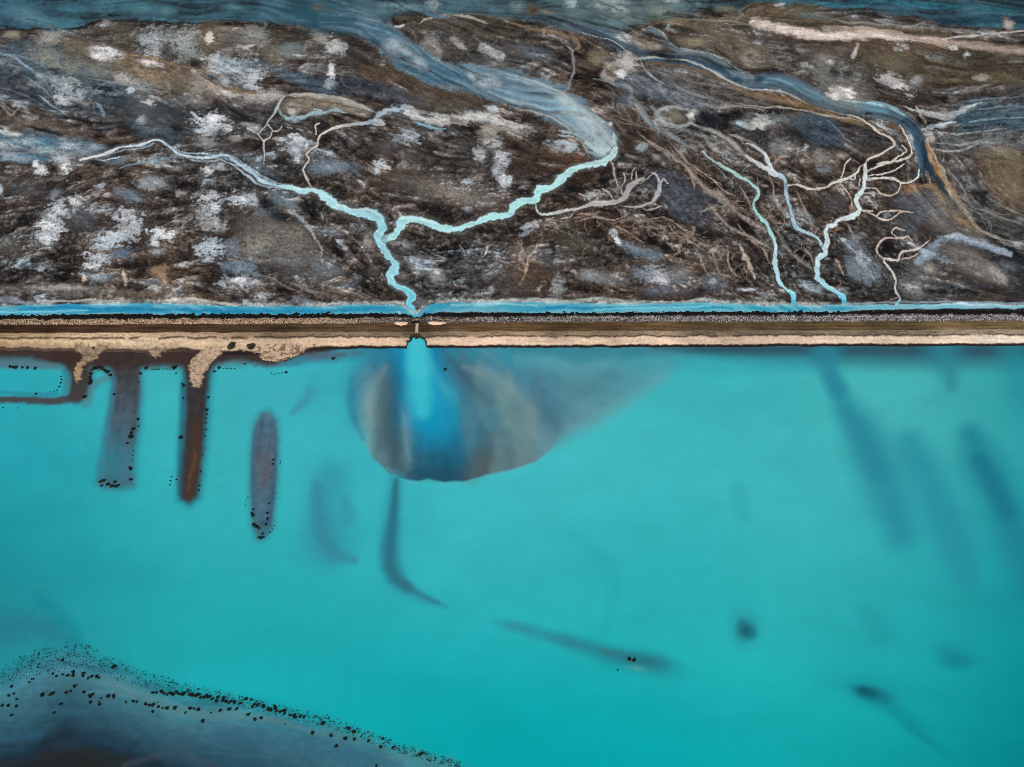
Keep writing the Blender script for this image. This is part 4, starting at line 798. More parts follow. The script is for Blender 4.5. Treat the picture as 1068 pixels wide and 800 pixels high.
def stream(lines, cols, rim, ident, zto=0.75, wk=1.0, rimw=2.2):
    for p in lines:
        w = [q[2] * wk + rimw for q in p]
        S([q[:2] for q in p], [a + 5 for a in w], c(30, 25, 23), .8, .45, .4)
        S([q[:2] for q in p], w, rim, .55, .6, .5, .3)
    for p in lines:
        w = np.array([q[2] for q in p]) * wk
        w = w * (1 + .16 * np.sin(np.arange(len(w)) * 2.1 + len(w)) + .12 * np.sin(np.arange(len(w)) * 4.7))
        rt, J, I = A.ratio([q[:2] for q in p], np.maximum(w, 1.35), 3.0)
        rt = rt + .22 * (fine[J, I] - .5) * 3 + .06 * (fine2[J, I] - .5) * 3
        mk = 1 - sstep(.80, 1.12, rt)
        if callable(cols):
            col = cols(A.U[J, I], A.V[J, I])
        else:
            col = np.broadcast_to(cols, mk.shape + (3,))
        col = np.minimum(np.asarray(col) * 1.12, .85)
        core = 1 + 0.10 * (1 - np.clip(rt, 0, 1)) - 0.10 + 0.26 * np.exp(-((rt - .74) / .18) ** 2) + 0.45 * (A.N['streak'][J, I] - .5) + .3 * (fine[J, I] - .5)
        A.lay(mk, J, I, np.clip(col * core[..., None], 0, .85), 0, ident=ident, idcut=.4, zto=zto)


def blend(stops, axis):
    t_ = np.array([s[0] for s in stops], float); cc = np.array([s[1] for s in stops])

    def f(U, V):
        q = U if axis == 'u' else V
        return np.stack([np.interp(q, t_, cc[:, k]) for k in range(3)], -1)
    return f


S([(124, 177), (141.5, 172), (162, 170), (182, 165)], 2, c(120, 150, 170), .5, .7, .4)
BRAID = [[(186, 160), (206, 161), (228, 167), (244, 174), (258, 184), (272, 193), (292, 198)], [(176, 153), (186, 158), (200, 168), (222, 169), (240, 164), (256, 173), (270, 183), (290, 192)], [(233, 166), (250, 171), (266, 180), (280, 189), (300, 194)],
         [(246, 173), (254, 182), (266, 191), (282, 197)], [(112, 163), (128, 158), (146, 156), (160, 151)], [(100, 167), (112, 168), (124, 164)]]
for a in [(8, 152, 14, 4, c(176, 192, 200)), (30, 148, 10, 4, c(150, 178, 194)), (50, 158, 12, 4, c(158, 182, 196)), (72, 152, 10, 5, c(170, 188, 198)), (66, 166, 10, 5, c(180, 192, 198)), (90, 160, 10, 4, c(150, 172, 186)), (20, 166, 14, 3, c(120, 152, 174)), (100, 154, 8, 3, c(140, 164, 178)), (6, 163, 8, 3, c(160, 182, 196)), (120, 168, 10, 3, c(110, 136, 152))]:
    E(a[0], a[1], a[2], a[3], a[4], 3, .7, .75, .9, .4)
E(270, 182, 22, 7, c(120, 140, 150), 40, .8, .4, .8)
stream([P_E, P_E2, P_E3, P_E4], c(176, 176, 174), c(110, 104, 98), 4, wk=.85, rimw=1)
stream([P_D, P_D2], blend([(316, c(196, 186, 172)), (345, c(206, 198, 184)), (375, c(150, 160, 166)), (392, c(160, 176, 186))], 'u'), c(110, 92, 78), 5, wk=.95, rimw=1)
P_F6 = [[(651, 207, 3), (648, 198, 2), (652, 190, 1.8), (650, 182, 1.2)], [(657, 196, 2.5), (668, 192, 2), (676, 186, 1.5), (684, 180, 1)], [(640, 212, 2), (636, 204, 1.6), (628, 199, 1.2)], [(668, 217, 1.6), (676, 220, 1.4), (690, 216, 1)], [(618, 214, 1.8), (612, 207, 1.4), (604, 203, 1)], [(601, 219, 1.6), (596, 226, 1.4), (586, 230, 1)], [(660, 193, 2), (658, 184, 1.5), (662, 176, 1)]]
stream(P_F6, c(168, 160, 152), c(110, 96, 86), 6, wk=.8, rimw=1)
stream([P_F, P_F2, P_F3, P_F4, P_F5], blend([(556, c(176, 200, 198)), (590, c(196, 194, 188)), (650, c(160, 152, 146)), (690, c(160, 168, 172))], 'u'), c(120, 100, 88), 6, wk=.8, rimw=1.4)
stream([P_B], blend([(395, c(164, 212, 214)), (440, c(176, 224, 222)), (560, c(170, 222, 216)), (600, c(172, 218, 210)), (640, c(180, 206, 202))], 'u'), c(120, 120, 112), 7, rimw=2.0)
stream([[(x_, y_, 1.5) for x_, y_ in q] for q in BRAID], c(176, 192, 202), c(96, 104, 108), 8, rimw=.4)
stream([P_A], blend([(84, c(206, 206, 200)), (160, c(190, 206, 214)), (260, c(166, 192, 204)), (310, c(176, 214, 216)), (400, c(152, 206, 214))], 'u'), c(120, 124, 126), 8, rimw=2.4)
S([(350, 213), (369, 219), (386, 220), (398, 228), (402, 236)], 1.3, c(205, 214, 212), .4, .8, .4)
S([(412, 298), (424, 304), (430, 310), (427, 317), (431, 326), (434, 333)], [2, 3, 4, 4, 5, 6], c(96, 196, 222), .7, .9, .1)
stream([P_H, P_H2], blend([(778, c(178, 178, 174)), (805, c(196, 204, 202)), (822, c(150, 184, 196)), (860, c(170, 200, 204))], 'u'), c(112, 98, 90), 9, rimw=1.2, wk=.84)
stream([P_G], blend([(155, c(150, 158, 156)), (185, c(160, 196, 188)), (230, c(150, 196, 196)), (260, c(184, 216, 218)), (300, c(168, 214, 222)), (316, c(70, 180, 214))], 'v'), c(112, 98, 88), 10, rimw=1.2, wk=.84)
for b in I_BR:
    S([q[:2] for q in b], [q[2] + 2 for q in b], c(110, 86, 68), .6, .45, .4, .3)
stream(I_BR, blend([(150, c(196, 186, 172)), (185, c(206, 204, 192)), (205, c(186, 170, 152)), (230, c(196, 182, 168))], 'v'), c(100, 78, 62), 11, wk=.74, rimw=.6)
stream([P_I], blend([(170, c(206, 206, 196)), (200, c(196, 216, 210)), (235, c(206, 218, 214)), (275, c(184, 216, 222)), (305, c(150, 206, 218)), (316, c(50, 170, 210))], 'v'), c(110, 96, 86), 11, rimw=1.0, wk=.86)
stream(J_BR, c(190, 172, 158), c(100, 82, 70), 12, wk=.72, rimw=.6)
stream([P_J], blend([(250, c(190, 178, 168)), (275, c(206, 200, 190)), (306, c(196, 190, 180)), (316, c(110, 190, 214))], 'v'), c(104, 88, 76), 12, wk=.8, rimw=.8)

# --- canal along the bank
A.taper = False
TOP = [(-80, 321.5), (0, 320), (30, 318.5), (63, 318.3), (126, 316.3), (160, 316), (190, 317), (230, 319.5), (260, 319.2), (300, 319), (336, 319), (386, 317.8), (412, 318.5), (424, 321.5), (431, 327), (436, 327), (441, 322), (448, 317.5), (470, 315.6), (530, 315.4), (560, 315), (600, 316.6), (640, 317.2), (690, 316.6), (720, 316), (760, 316.6), (800, 318.4), (824, 318), (850, 319), (880, 318), (900, 318.4), (1000, 318), (1068, 318.8), (1200, 319)]
BOT = [(-80, 332), (0, 331.5), (63, 329), (100, 328.2), (126, 327.6), (190, 330), (260, 330.5), (336, 330), (386, 327.2), (412, 328), (424, 332), (431, 337), (437, 337), (443, 331), (452, 327), (470, 325.6), (530, 326.2), (600, 327.8), (640, 326.6), (720, 325.6), (800, 325.8), (840, 326.6), (876, 327.2), (890, 324.2), (940, 323), (1000, 322.2), (1068, 322), (1200, 322.4)]
_t, _b = np.array(TOP, float), np.array(BOT, float)
J = slice(0, int(np.searchsorted(-V0[:, 0], -300.0)))
I = slice(0, nx)
U, V = A.U[J, I], A.V[J, I]
wob = 2.0 * (A.N['clump'][J, I] - .5)
vt = np.interp(U, _t[:, 0], _t[:, 1]) + wob; vb = np.interp(U, _b[:, 0], _b[:, 1])
f = (V - vt) / np.maximum(vb - vt, 1)
# pale crust and silt bars along the far edge
m = np.exp(-((V - vt + 1.0) / 1.6) ** 2) * sstep(.35, .6, A.N['clump'][J, I]) * .85
A.lay(m, J, I, c(176, 180, 174), .4)
bedge = sstep(0, .12, f) * (1 - sstep(.94, 1.04, f))
can = np.zeros(U.shape + (3,))
lite = np.clip(U / PW, 0, 1)
for k in range(3):
    deep = np.interp(U, [0, 60, 200, 420, 520, 640, 800, 880, 900, 1068], [c(70, 150, 182)[k], c(46, 138, 182)[k], c(44, 134, 176)[k], c(52, 144, 178)[k], c(64, 152, 180)[k], c(44, 142, 182)[k], c(50, 146, 180)[k], c(50, 146, 178)[k], c(110, 180, 198)[k], c(124, 184, 200)[k]])
    shal = np.interp(U, [0, 300, 520, 800, 900, 1068], [c(122, 180, 196)[k], c(96, 172, 196)[k], c(112, 178, 190)[k], c(112, 184, 198)[k], c(150, 184, 190)[k], c(152, 188, 194)[k]])
    e_ = np.clip(np.abs(f - .55) * 1.5 + 1.6 * (A.N['streak'][J, I] - .5) + .9 * (clump[J, I] - .5), 0, 1)
    can[..., k] = deep * (1 - e_) + shal * e_
A.lay(bedge, J, I, can, 0, ident=13, idcut=.5, zto=0.5)
A.Z[J, I] = np.where(f > 1.0, np.minimum(A.Z[J, I], .42), A.Z[J, I])
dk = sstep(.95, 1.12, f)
A.lay(dk * .93, J, I, c(26, 22, 22), .3)  # dark strip below the canal: wet edge plus the slope's shade painted in
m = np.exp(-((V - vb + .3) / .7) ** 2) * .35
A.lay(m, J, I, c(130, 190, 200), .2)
for a in [([(545, 314.8), (560, 313.8), (580, 315.6), (604, 315)], [2.5, 3.5, 2, 2], c(170, 180, 178)), ([(598, 316), (615, 313.6), (640, 313.6), (655, 316.6)], [3, 5, 4, 2], c(166, 172, 162)), ([(715, 315), (730, 313.4), (760, 316)], [2, 2.5, 2], c(170, 180, 176)), ([(175, 315), (196, 313), (215, 315), (246, 319.5)], [2, 4, 3, 2], c(206, 198, 184)), ([(0, 314), (14, 313), (30, 317), (60, 316)], [6, 6, 3, 2], c(128, 138, 146)), ([(40, 316), (70, 315), (100, 313.6)], 2, c(186, 184, 176)),
          ([(300, 317), (312, 314), (330, 317)], [3, 6, 3], c(104, 108, 116)), ([(396, 316.5), (410, 316), (420, 318)], 1.6, c(180, 180, 172)), ([(880, 317.5), (950, 316), (1068, 317)], 1.6, c(140, 160, 168)), ([(960, 320), (1010, 317.5), (1050, 320)], 1.6, c(170, 206, 214)), ([(415, 326), (420, 329.5)], 1.6, c(210, 206, 196)),
          ([(20, 324), (60, 321), (110, 322), (160, 319.5)], 2, c(34, 124, 174)), ([(90, 326), (150, 323), (200, 324), (260, 326)], 3, c(34, 124, 170)), ([(270, 325), (340, 325), (400, 322)], 3, c(40, 132, 176)), ([(570, 321), (600, 321.5), (640, 322.5)], 3, c(34, 124, 174)), ([(470, 319), (520, 318), (560, 319)], 2, c(140, 204, 212)), ([(620, 323.6), (680, 322), (740, 320.5)], 1.5, c(120, 206, 222)), ([(0, 326), (40, 326), (90, 324)], 2, c(120, 200, 222))]:
    S(a[0], a[1], a[2], .5, .8, .2, .2)

A.Z = np.where(V0 > 331, np.minimum(A.Z, 0.5 - (V0 - 331) * .3), A.Z)
# pixels of water shallower than the canal shall not stand out of the bank
fid = np.maximum.reduce([A.ID[:-1, :-1], A.ID[1:, 1:]])
SETTING_A = {
    0: ('ground', M_GROUND, 'dark streaked salt marsh soil with white crusts north of the bank'),
    1: ('lagoon', M_LAKE, 'strip of dull teal lagoon water along the top edge behind the marsh'),
    2: ('river', M_STREAM, 'broad blue grey silted river arcing from the lagoon down to the middle stream'),
    3: ('river', M_STREAM, 'dark steel blue river running through the upper right marsh to the brown fan'),
    4: ('rill', M_STREAM, 'hair thin grey forked rill below the tan sand bar at upper left'),
    5: ('stream', M_STREAM, 'thin wriggling cream stream joining the left aqua stream from above'),
    6: ('stream', M_STREAM, 'grey braided side stream below the end of the broad blue grey river'),
    7: ('stream', M_STREAM, 'wide mint coloured stream flowing left from the broad river to the fork'),
    8: ('stream', M_STREAM, 'long pale aqua stream from the left edge through the fork down to the culvert'),
    9: ('stream', M_STREAM, 'pale stream between the two rightmost aqua streams that joins the many branched one'),
    10: ('stream', M_STREAM, 'thin mint stream reaching the canal left of the many branched stream'),
    11: ('stream', M_STREAM, 'white stream with a tree of many branches at its head on the right'),
    12: ('stream', M_STREAM, 'short beige stream with two curled branches at the far right'),
    13: ('canal', M_STREAM, 'narrow bright azure canal running along the foot of the bank'),
}
for k, (nm, mt, lb) in SETTING_A.items():
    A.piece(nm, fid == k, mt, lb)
print('marsh', round(time.time() - T0, 1))

# ------------------------------------------------------------------ the lake
D = Sheet(reach(400, 0.95, 1000), np.array([at(PW / 2, r)[1] for r in np.concatenate([np.arange(1400, 850, -18), np.arange(846, 350, -1.35)])]))
x_, y_ = D.X, D.Y
D.N['fine'] = norm(fbm(x_, y_, 6, 4, 0.6, 21))
D.N['clump'] = norm(fbm(x_, y_, 40, 4, 0.5, 23))
D.N['tex'] = norm(fbm(x_, y_, 3.5, 3, 0.6, 25))
wx_ = 26 * fbm(x_, y_, 110, 3, 0.5, 31); wy_ = 26 * fbm(x_, y_, 110, 3, 0.5, 37)
D.N['drift'] = norm(fbm((x_ + wx_) * .45 + .3 * y_, (y_ + wy_) - .15 * x_, 34, 4, 0.5, 27))
SAMP = [(0, 440, c(42, 164, 176)), (60, 450, c(46, 170, 180)), (170, 440, c(64, 178, 182)), (245, 430, c(60, 174, 178)), (320, 450, c(62, 180, 186)), (350, 430, c(58, 176, 186)), (150, 520, c(50, 176, 182)), (240, 540, c(52, 178, 182)), (60, 540, c(30, 160, 168)), (0, 560, c(22, 146, 156)),
        (340, 610, c(46, 172, 178)), (200, 600, c(38, 168, 172)), (100, 620, c(26, 154, 158)), (0, 630, c(26, 128, 142)), (30, 655, c(40, 122, 136)), (100, 660, c(34, 150, 156)), (180, 680, c(24, 158, 162)), (260, 690, c(16, 160, 164)), (340, 700, c(14, 160, 164)), (420, 740, c(8, 158, 162)), (450, 560, c(58, 180, 188)),
        (520, 540, c(66, 184, 190)), (600, 500, c(66, 186, 190)), (640, 440, c(70, 182, 188)), (700, 470, c(60, 182, 186)), (720, 400, c(58, 170, 176)), (800, 400, c(58, 178, 182)), (800, 480, c(66, 182, 186)), (900, 400, c(72, 178, 178)), (960, 420, c(74, 176, 174)), (1040, 400, c(56, 166, 168)), (1068, 440, c(34, 150, 156)), (880, 520, c(62, 178, 182)), (850, 590, c(54, 176, 178)),
        (700, 580, c(46, 178, 182)), (580, 600, c(44, 172, 178)), (500, 640, c(30, 168, 172)), (640, 640, c(36, 172, 174)), (760, 640, c(44, 174, 176)), (880, 640, c(42, 168, 170)), (980, 620, c(34, 160, 164)), (1060, 620, c(14, 138, 146)), (560, 740, c(2, 160, 164)), (660, 760, c(2, 160, 164)), (780, 720, c(16, 164, 166)), (860, 760, c(8, 154, 156)), (960, 760, c(6, 142, 146)),
        (1068, 700, c(4, 130, 136)), (1068, 800, c(2, 122, 128)), (560, 800, c(0, 152, 156)), (700, 800, c(0, 152, 156)), (480, 790, c(0, 152, 156)), (990, 540, c(48, 166, 172)), (930, 700, c(22, 160, 162)), (300, 400, c(56, 168, 180)), (340, 395, c(52, 160, 178))]
cx2, cy2 = np.linspace(-400, 400, 81), np.linspace(D.ys[0], D.ys[-1], 61)
q_ = np.array([(s[0], s[1]) for s in SAMP]); k_ = np.array([s[2] for s in SAMP])
Xc, Yc = np.meshgrid(cx2, cy2); Uc, Vc = chart(Xc, Yc)
d2 = (Uc[..., None] - q_[:, 0]) ** 2 + (Vc[..., None] - q_[:, 1]) ** 2
w_ = np.exp(-d2 / (2 * 62.0 ** 2)) + 1e-5 / (d2 + 100)
w_ /= w_.sum(-1, keepdims=True)
cxs, cys = cx2, cy2
for k in range(3):
    D.C[..., k] = resample(w_ @ k_[:, k], D)
D.C *= (1 + .10 * sstep(600, 710, D.V))[..., None]
D.C *= np.array([1.05, 1.06, 1.03]) * (1 + .09 * (D.N['drift'] - .5) + .05 * (D.N['clump'] - .5))[..., None]
k = np.maximum(sstep(440, 900, np.abs(D.X)), sstep(330, 150, D.Y))[..., None]
D.C = D.C * (1 - k) + c(30, 156, 164) * k
D.ID[:] = 0
S, E = D.S, D.E
WK = dict(nz='fine')
# shallows under the bank, right
S([(330, 362), (420, 361), (560, 362), (700, 362), (800, 366), (900, 368), (1000, 369), (1700, 370)], [9, 9, 12, 18, 23, 27, 27, 29], c(46, 92, 112), .95, .85, .04)
S([(680, 362), (860, 364), (1700, 367)], [6, 11, 12], c(48, 68, 86), .97, .75, .04)
for a in [([(862, 368), (864, 384), (874, 404)], [30, 20, 18], c(44, 128, 150), .8), ([(866, 392), (882, 424), (898, 450), (914, 482), (926, 512), (940, 555)], [16, 24, 36, 44, 42, 34], c(40, 130, 152), .8), ([(880, 430), (900, 460), (916, 492)], [14, 24, 20], c(40, 128, 150), .5), ([(984, 368), (990, 386), (992, 402)], [34, 22, 12], c(48, 128, 148), .75),
          ([(950, 462), (962, 490), (976, 520), (990, 552), (1008, 600)], [28, 36, 40, 40, 24], c(40, 136, 156), .75), ([(1012, 454), (1026, 484), (1042, 516), (1058, 552), (1080, 600)], [24, 38, 42, 44, 40], c(30, 122, 142), .8), ([(1022, 480), (1036, 505), (1050, 535)], [16, 22, 18], c(24, 104, 130), .6), ([(1056, 370), (1080, 420)], [30, 50], c(36, 136, 150), .6), ([(700, 378), (760, 384), (840, 380)], [12, 16, 12], c(50, 156, 168), .4),
          ([(770, 510), (775, 540)], [14, 16], c(52, 164, 172), .5), ([(905, 640), (920, 660)], [22, 28], c(34, 150, 156), .5), ([(600, 560), (640, 600), (630, 660)], [18, 16, 10], c(38, 160, 170), .3)]:
    S(a[0], a[1], a[2], .97, a[3], .06, nz='clump')
# small dark shoals
for a in [(778, 655, 11, 12, c(44, 130, 142), 0, .8, .7), (778, 657.5, 6.5, 6.5, c(20, 76, 96), 0, .7, .95), (773, 650, 3, 4, c(34, 110, 128), 0, .7, .8), (785, 661, 4, 4, c(30, 108, 122), 30, .7, .7), (908, 723, 22, 10, c(26, 134, 144), 15, .8, .7), (908, 724, 13, 5, c(18, 82, 104), 17, .8, .95), (903, 721, 7, 3.4, c(14, 64, 88), 14, .7, .8), (992, 684, 12, 8, c(20, 124, 136), 20, .8, .7), (1003, 690, 14, 5, c(20, 124, 136), -5, .8, .7),
          (940, 745, 26, 5, c(12, 136, 142), 30, .9, .6), (965, 770, 26, 4, c(10, 124, 134), 35, .9, .6), (662, 690, 34, 9, c(36, 120, 134), 14, .7, .75), (682, 691, 16, 6, c(40, 104, 124), 12, .7, .8), (655, 686, 16, 5, c(44, 104, 118), 10, .7, .8), (612, 674, 26, 6, c(40, 128, 142), 17, .7, .8), (590, 669, 14, 4, c(50, 118, 132), 15, .8, .6), (560, 660, 30, 5, c(44, 138, 150), 15, .8, .7), (540, 654, 14, 3.5, c(56, 132, 144), 12, .8, .6),
          (634, 680, 8, 2.5, c(60, 108, 118), 16, .7, .6), (664, 697, 7, 2.2, c(92, 166, 164), 10, .7, .6)]:
    E(a[0], a[1], a[2] * 1.25, a[3] * 1.25, a[4], a[5], .72, a[7] * .85, .12, .05, nz='clump', ident=10 if a[0] == 662 else None)

# brown mud along the left shore and its arms
MUDB, MUDG = c(66, 46, 41), c(82, 86, 106)
S([(-500, 372), (0, 372), (40, 373), (80, 374), (150, 374), (200, 374), (250, 372), (285, 374), (310, 368), (340, 364)], [18, 18, 18, 22, 22, 22, 18, 18, 16, 10], c(80, 86, 94), .5, .75, .2)
S([(-500, 366), (0, 366), (40, 368), (80, 371), (130, 372), (165, 371), (195, 370), (225, 370), (250, 368), (275, 372), (290, 373), (306, 368), (330, 364), (352, 362)], [14, 14, 16, 26, 26, 22, 24, 18, 15, 16, 14, 12, 9, 6], MUDB, .5, .97, .08, ident=1)
S([(60, 372), (72, 376), (83, 388), (83, 402), (80, 412)], [10, 16, 23, 23, 18], MUDB, .4, .95, .06, ident=1)
S([(-400, 417), (0, 417), (30, 418), (60, 418), (84, 413)], [6, 7, 8, 8, 10], c(74, 62, 64), .5, .95, .15, ident=1)
S([(0, 381), (30, 381), (60, 382)], [7, 8, 5], c(86, 118, 132), .7, .8, .1)
S([(66, 384), (70, 396), (68, 408)], [6, 7, 7], c(60, 122, 140), .7, .75, .1)
S([(0, 409), (30, 411), (60, 411)], 4, c(44, 128, 150), .7, .7, .1)
S([(90, 420), (100, 400), (120, 392)], [10, 7, 8], c(86, 106, 118), .7, .55, .2)
# the submerged arms
def arm(P, wid, halo, stops, ident, soft=3.4):
    """A mud arm under shallow water, from its outline; its colour changes along its length (stops by photo row)."""
    u0, u1 = min(p[0] for p in P) - 22, max(p[0] for p in P) + 22
    v0, v1 = min(p[1] for p in P) - 16, max(p[1] for p in P) + 18
    J, I = D.box(u0, v0, u1, v1)
    F_ = Sheet(D.xs[I], D.ys[J])
    s_ = F_.inside(P) + 2.2 * (D.N['fine'][J, I] - .5) + 1.5 * (D.N['clump'][J, I] - .5)
    D.lay(sstep(-wid, 3, s_) * .72 * sstep(378, 396, F_.V), J, I, halo)
    col = np.stack([np.interp(F_.V, [q[0] for q in stops], [q[1][k] for q in stops]) for k in range(3)], -1)
    col = col * (1 + .5 * (D.N['fine'][J, I] - .5) + .35 * (norm(fbm(D.X[J, I], D.Y[J, I] * .12, 4, 3, .6, 141)) - .5))[..., None]
    D.lay(sstep(-soft, soft + 1, s_) * .95, J, I, col, 0, ident=ident, idcut=.5)


arm([(147, 366), (147, 400), (146, 425), (144, 452), (140, 480), (139, 506), (124, 510), (108, 508), (101, 504), (104, 484), (111, 452), (116, 422), (119, 400), (116, 384), (112, 366)], 9, c(52, 122, 142),
    [(372, c(64, 47, 43)), (388, c(68, 53, 52)), (405, c(72, 68, 74)), (430, c(70, 80, 94)), (470, c(66, 92, 110)), (505, c(66, 98, 118))], 2)
S([(119, 395), (116, 425), (110, 455), (104, 490)], [5, 6, 7, 7], c(62, 110, 134), .9, .7, .1); S([(136, 420), (133, 460), (129, 495)], [4, 5, 4], c(84, 92, 104), .9, .5, .2); S([(124, 450), (119, 480), (114, 502)], [4, 5, 5], c(58, 82, 102), .9, .5, .2)
arm([(232, 366), (226, 378), (219, 392), (217, 410), (216, 432), (214, 460), (211, 492), (207, 518), (198, 526), (188, 521), (188, 495), (190, 460), (193, 425), (193, 398), (190, 380), (180, 366)], 10, c(34, 104, 130),
    [(380, c(62, 44, 42)), (400, c(60, 42, 40)), (450, c(60, 42, 38)), (490, c(66, 46, 38)), (525, c(60, 50, 48))], 3)
S([(191, 400), (190, 440), (188, 480), (187, 515)], [5, 6, 6, 5], c(44, 92, 116), .9, .75, .1); S([(194, 470), (191, 500), (190, 518)], [5, 7, 6], c(52, 56, 66), .9, .6, .1)
S([(206, 440), (204, 462), (201, 485), (198, 506), (196, 519)], [6, 8, 9, 9, 6], c(84, 54, 38), .9, .75, .3); S([(204, 470), (202, 484), (198, 498), (197, 512)], [2, 3, 3, 2], c(118, 74, 46), .8, .55, .6)
arm([(272, 431), (281, 429), (288, 437), (290, 460), (289, 492), (287, 525), (284, 550), (277, 562), (268, 563), (263, 548), (261, 512), (262, 470), (265, 444)], 8, c(54, 128, 146),
    [(430, c(74, 108, 126)), (445, c(72, 96, 116)), (478, c(80, 94, 104)), (500, c(78, 94, 108)), (530, c(72, 96, 118)), (560, c(66, 106, 124))], 4, soft=2.6)
S([(277, 474), (276, 490), (275, 506)], [10, 12, 9], c(94, 98, 102), .9, .6, .2); S([(287, 470), (285, 510), (281, 545)], [3, 4, 3], c(56, 84, 114), .8, .7, .1); S([(266, 450), (264, 490), (265, 540)], [4, 5, 4], c(62, 98, 122), .9, .7, .1)
S([(345, 500), (338, 530), (340, 560), (346, 576)], [34, 44, 50, 30], c(52, 142, 162), .97, .75, .1, nz='clump'); S([(330, 506), (334, 545), (346, 575), (370, 584)], [12, 16, 16, 8], c(56, 124, 148), .97, .6, .1); S([(360, 520), (364, 538), (358, 546)], [10, 14, 8], c(54, 136, 160), .97, .5, .1)
S([(325, 408), (316, 420), (306, 430)], [14, 12, 6], c(62, 134, 162), .8, .6, .2); S([(292, 378), (310, 376), (335, 374), (380, 370)], [8, 10, 10, 8], c(58, 118, 142), .8, .75, .2); S([(320, 372), (350, 370), (390, 367)], [6, 6, 4], c(84, 86, 102), .8, .7, .2)
E(80, 480, 60, 20, c(34, 158, 170), 0, 1, .4, .3, 0)
S([(270, 408), (300, 412)], 10, c(66, 170, 180), .9, .4)

# ---- the delta fan below the culvert
SKIRT = [(470, 350), (740, 350), (722, 378), (700, 394), (676, 410), (648, 428), (618, 446), (590, 460), (566, 472), (545, 478), (500, 440)]
J, I = D.box(450, 345, 780, 520)
F_ = Sheet(D.xs[I], D.ys[J])
s_ = F_.inside(SKIRT) + 5 * (D.N['clump'][J, I] - .5)
m = sstep(-9, 16, s_) * np.interp(F_.U, [450, 560, 620, 690, 740], [.9, .95, .85, .6, 0]) * np.interp(F_.V, [355, 372, 395], [.6, .8, 1])
fl = norm(fbm(F_.U * .35 + F_.V * .5, F_.V * 1.3 - F_.U * .5, 18, 4, .55, 47)) - .5
sk = np.stack([np.interp(F_.V, [360, 380, 410, 440, 470], [c(70, 138, 154)[k], c(82, 138, 150)[k], c(88, 134, 144)[k], c(98, 138, 144)[k], c(110, 150, 154)[k]]) for k in range(3)], -1) * (1 + .28 * fl)[..., None]
D.lay(m, J, I, sk)
for a in [([(530, 364), (570, 366), (620, 372), (670, 368)], [10, 12, 14, 10], c(44, 118, 146), .5), ([(575, 375), (590, 382), (612, 382), (640, 376)], 8, c(100, 162, 172), .35), ([(500, 371), (540, 375), (576, 383)], 8, c(96, 160, 170), .35), ([(560, 395), (575, 420), (574, 455)], 18, c(80, 116, 130), .5), ([(690, 392), (650, 420), (610, 440)], 14, c(108, 162, 168), .3), ([(640, 392), (600, 412), (580, 440)], 16, c(78, 124, 138), .4)]:
    S(a[0], a[1], a[2], .97, a[3])
FAN = [(378, 360), (367, 385), (363, 412), (366, 438), (376, 455), (388, 477), (406, 494), (418, 499), (428, 501), (436, 502), (443, 500.5), (447, 499.2), (452, 501.5), (464, 503), (474, 502), (484, 502.5), (507, 495.5), (532, 490.5), (558, 482), (574, 470), (584, 452), (584, 428), (572, 400), (550, 378), (520, 362), (430, 346)]
J, I = D.box(335, 340, 620, 530)
F_ = Sheet(D.xs[I], D.ys[J])
U, V = F_.U, F_.V
sdf = F_.inside(FAN) + .9 * (D.N['fine'][J, I] - .5)
low = sstep(425, 478, V)                          # the foot of the fan is a sharp slip face, its upper sides fade
edge_ = sstep(-20, 15, sdf) * (1 - low) + sstep(-1.1, 1.4, sdf) * low
FS = []
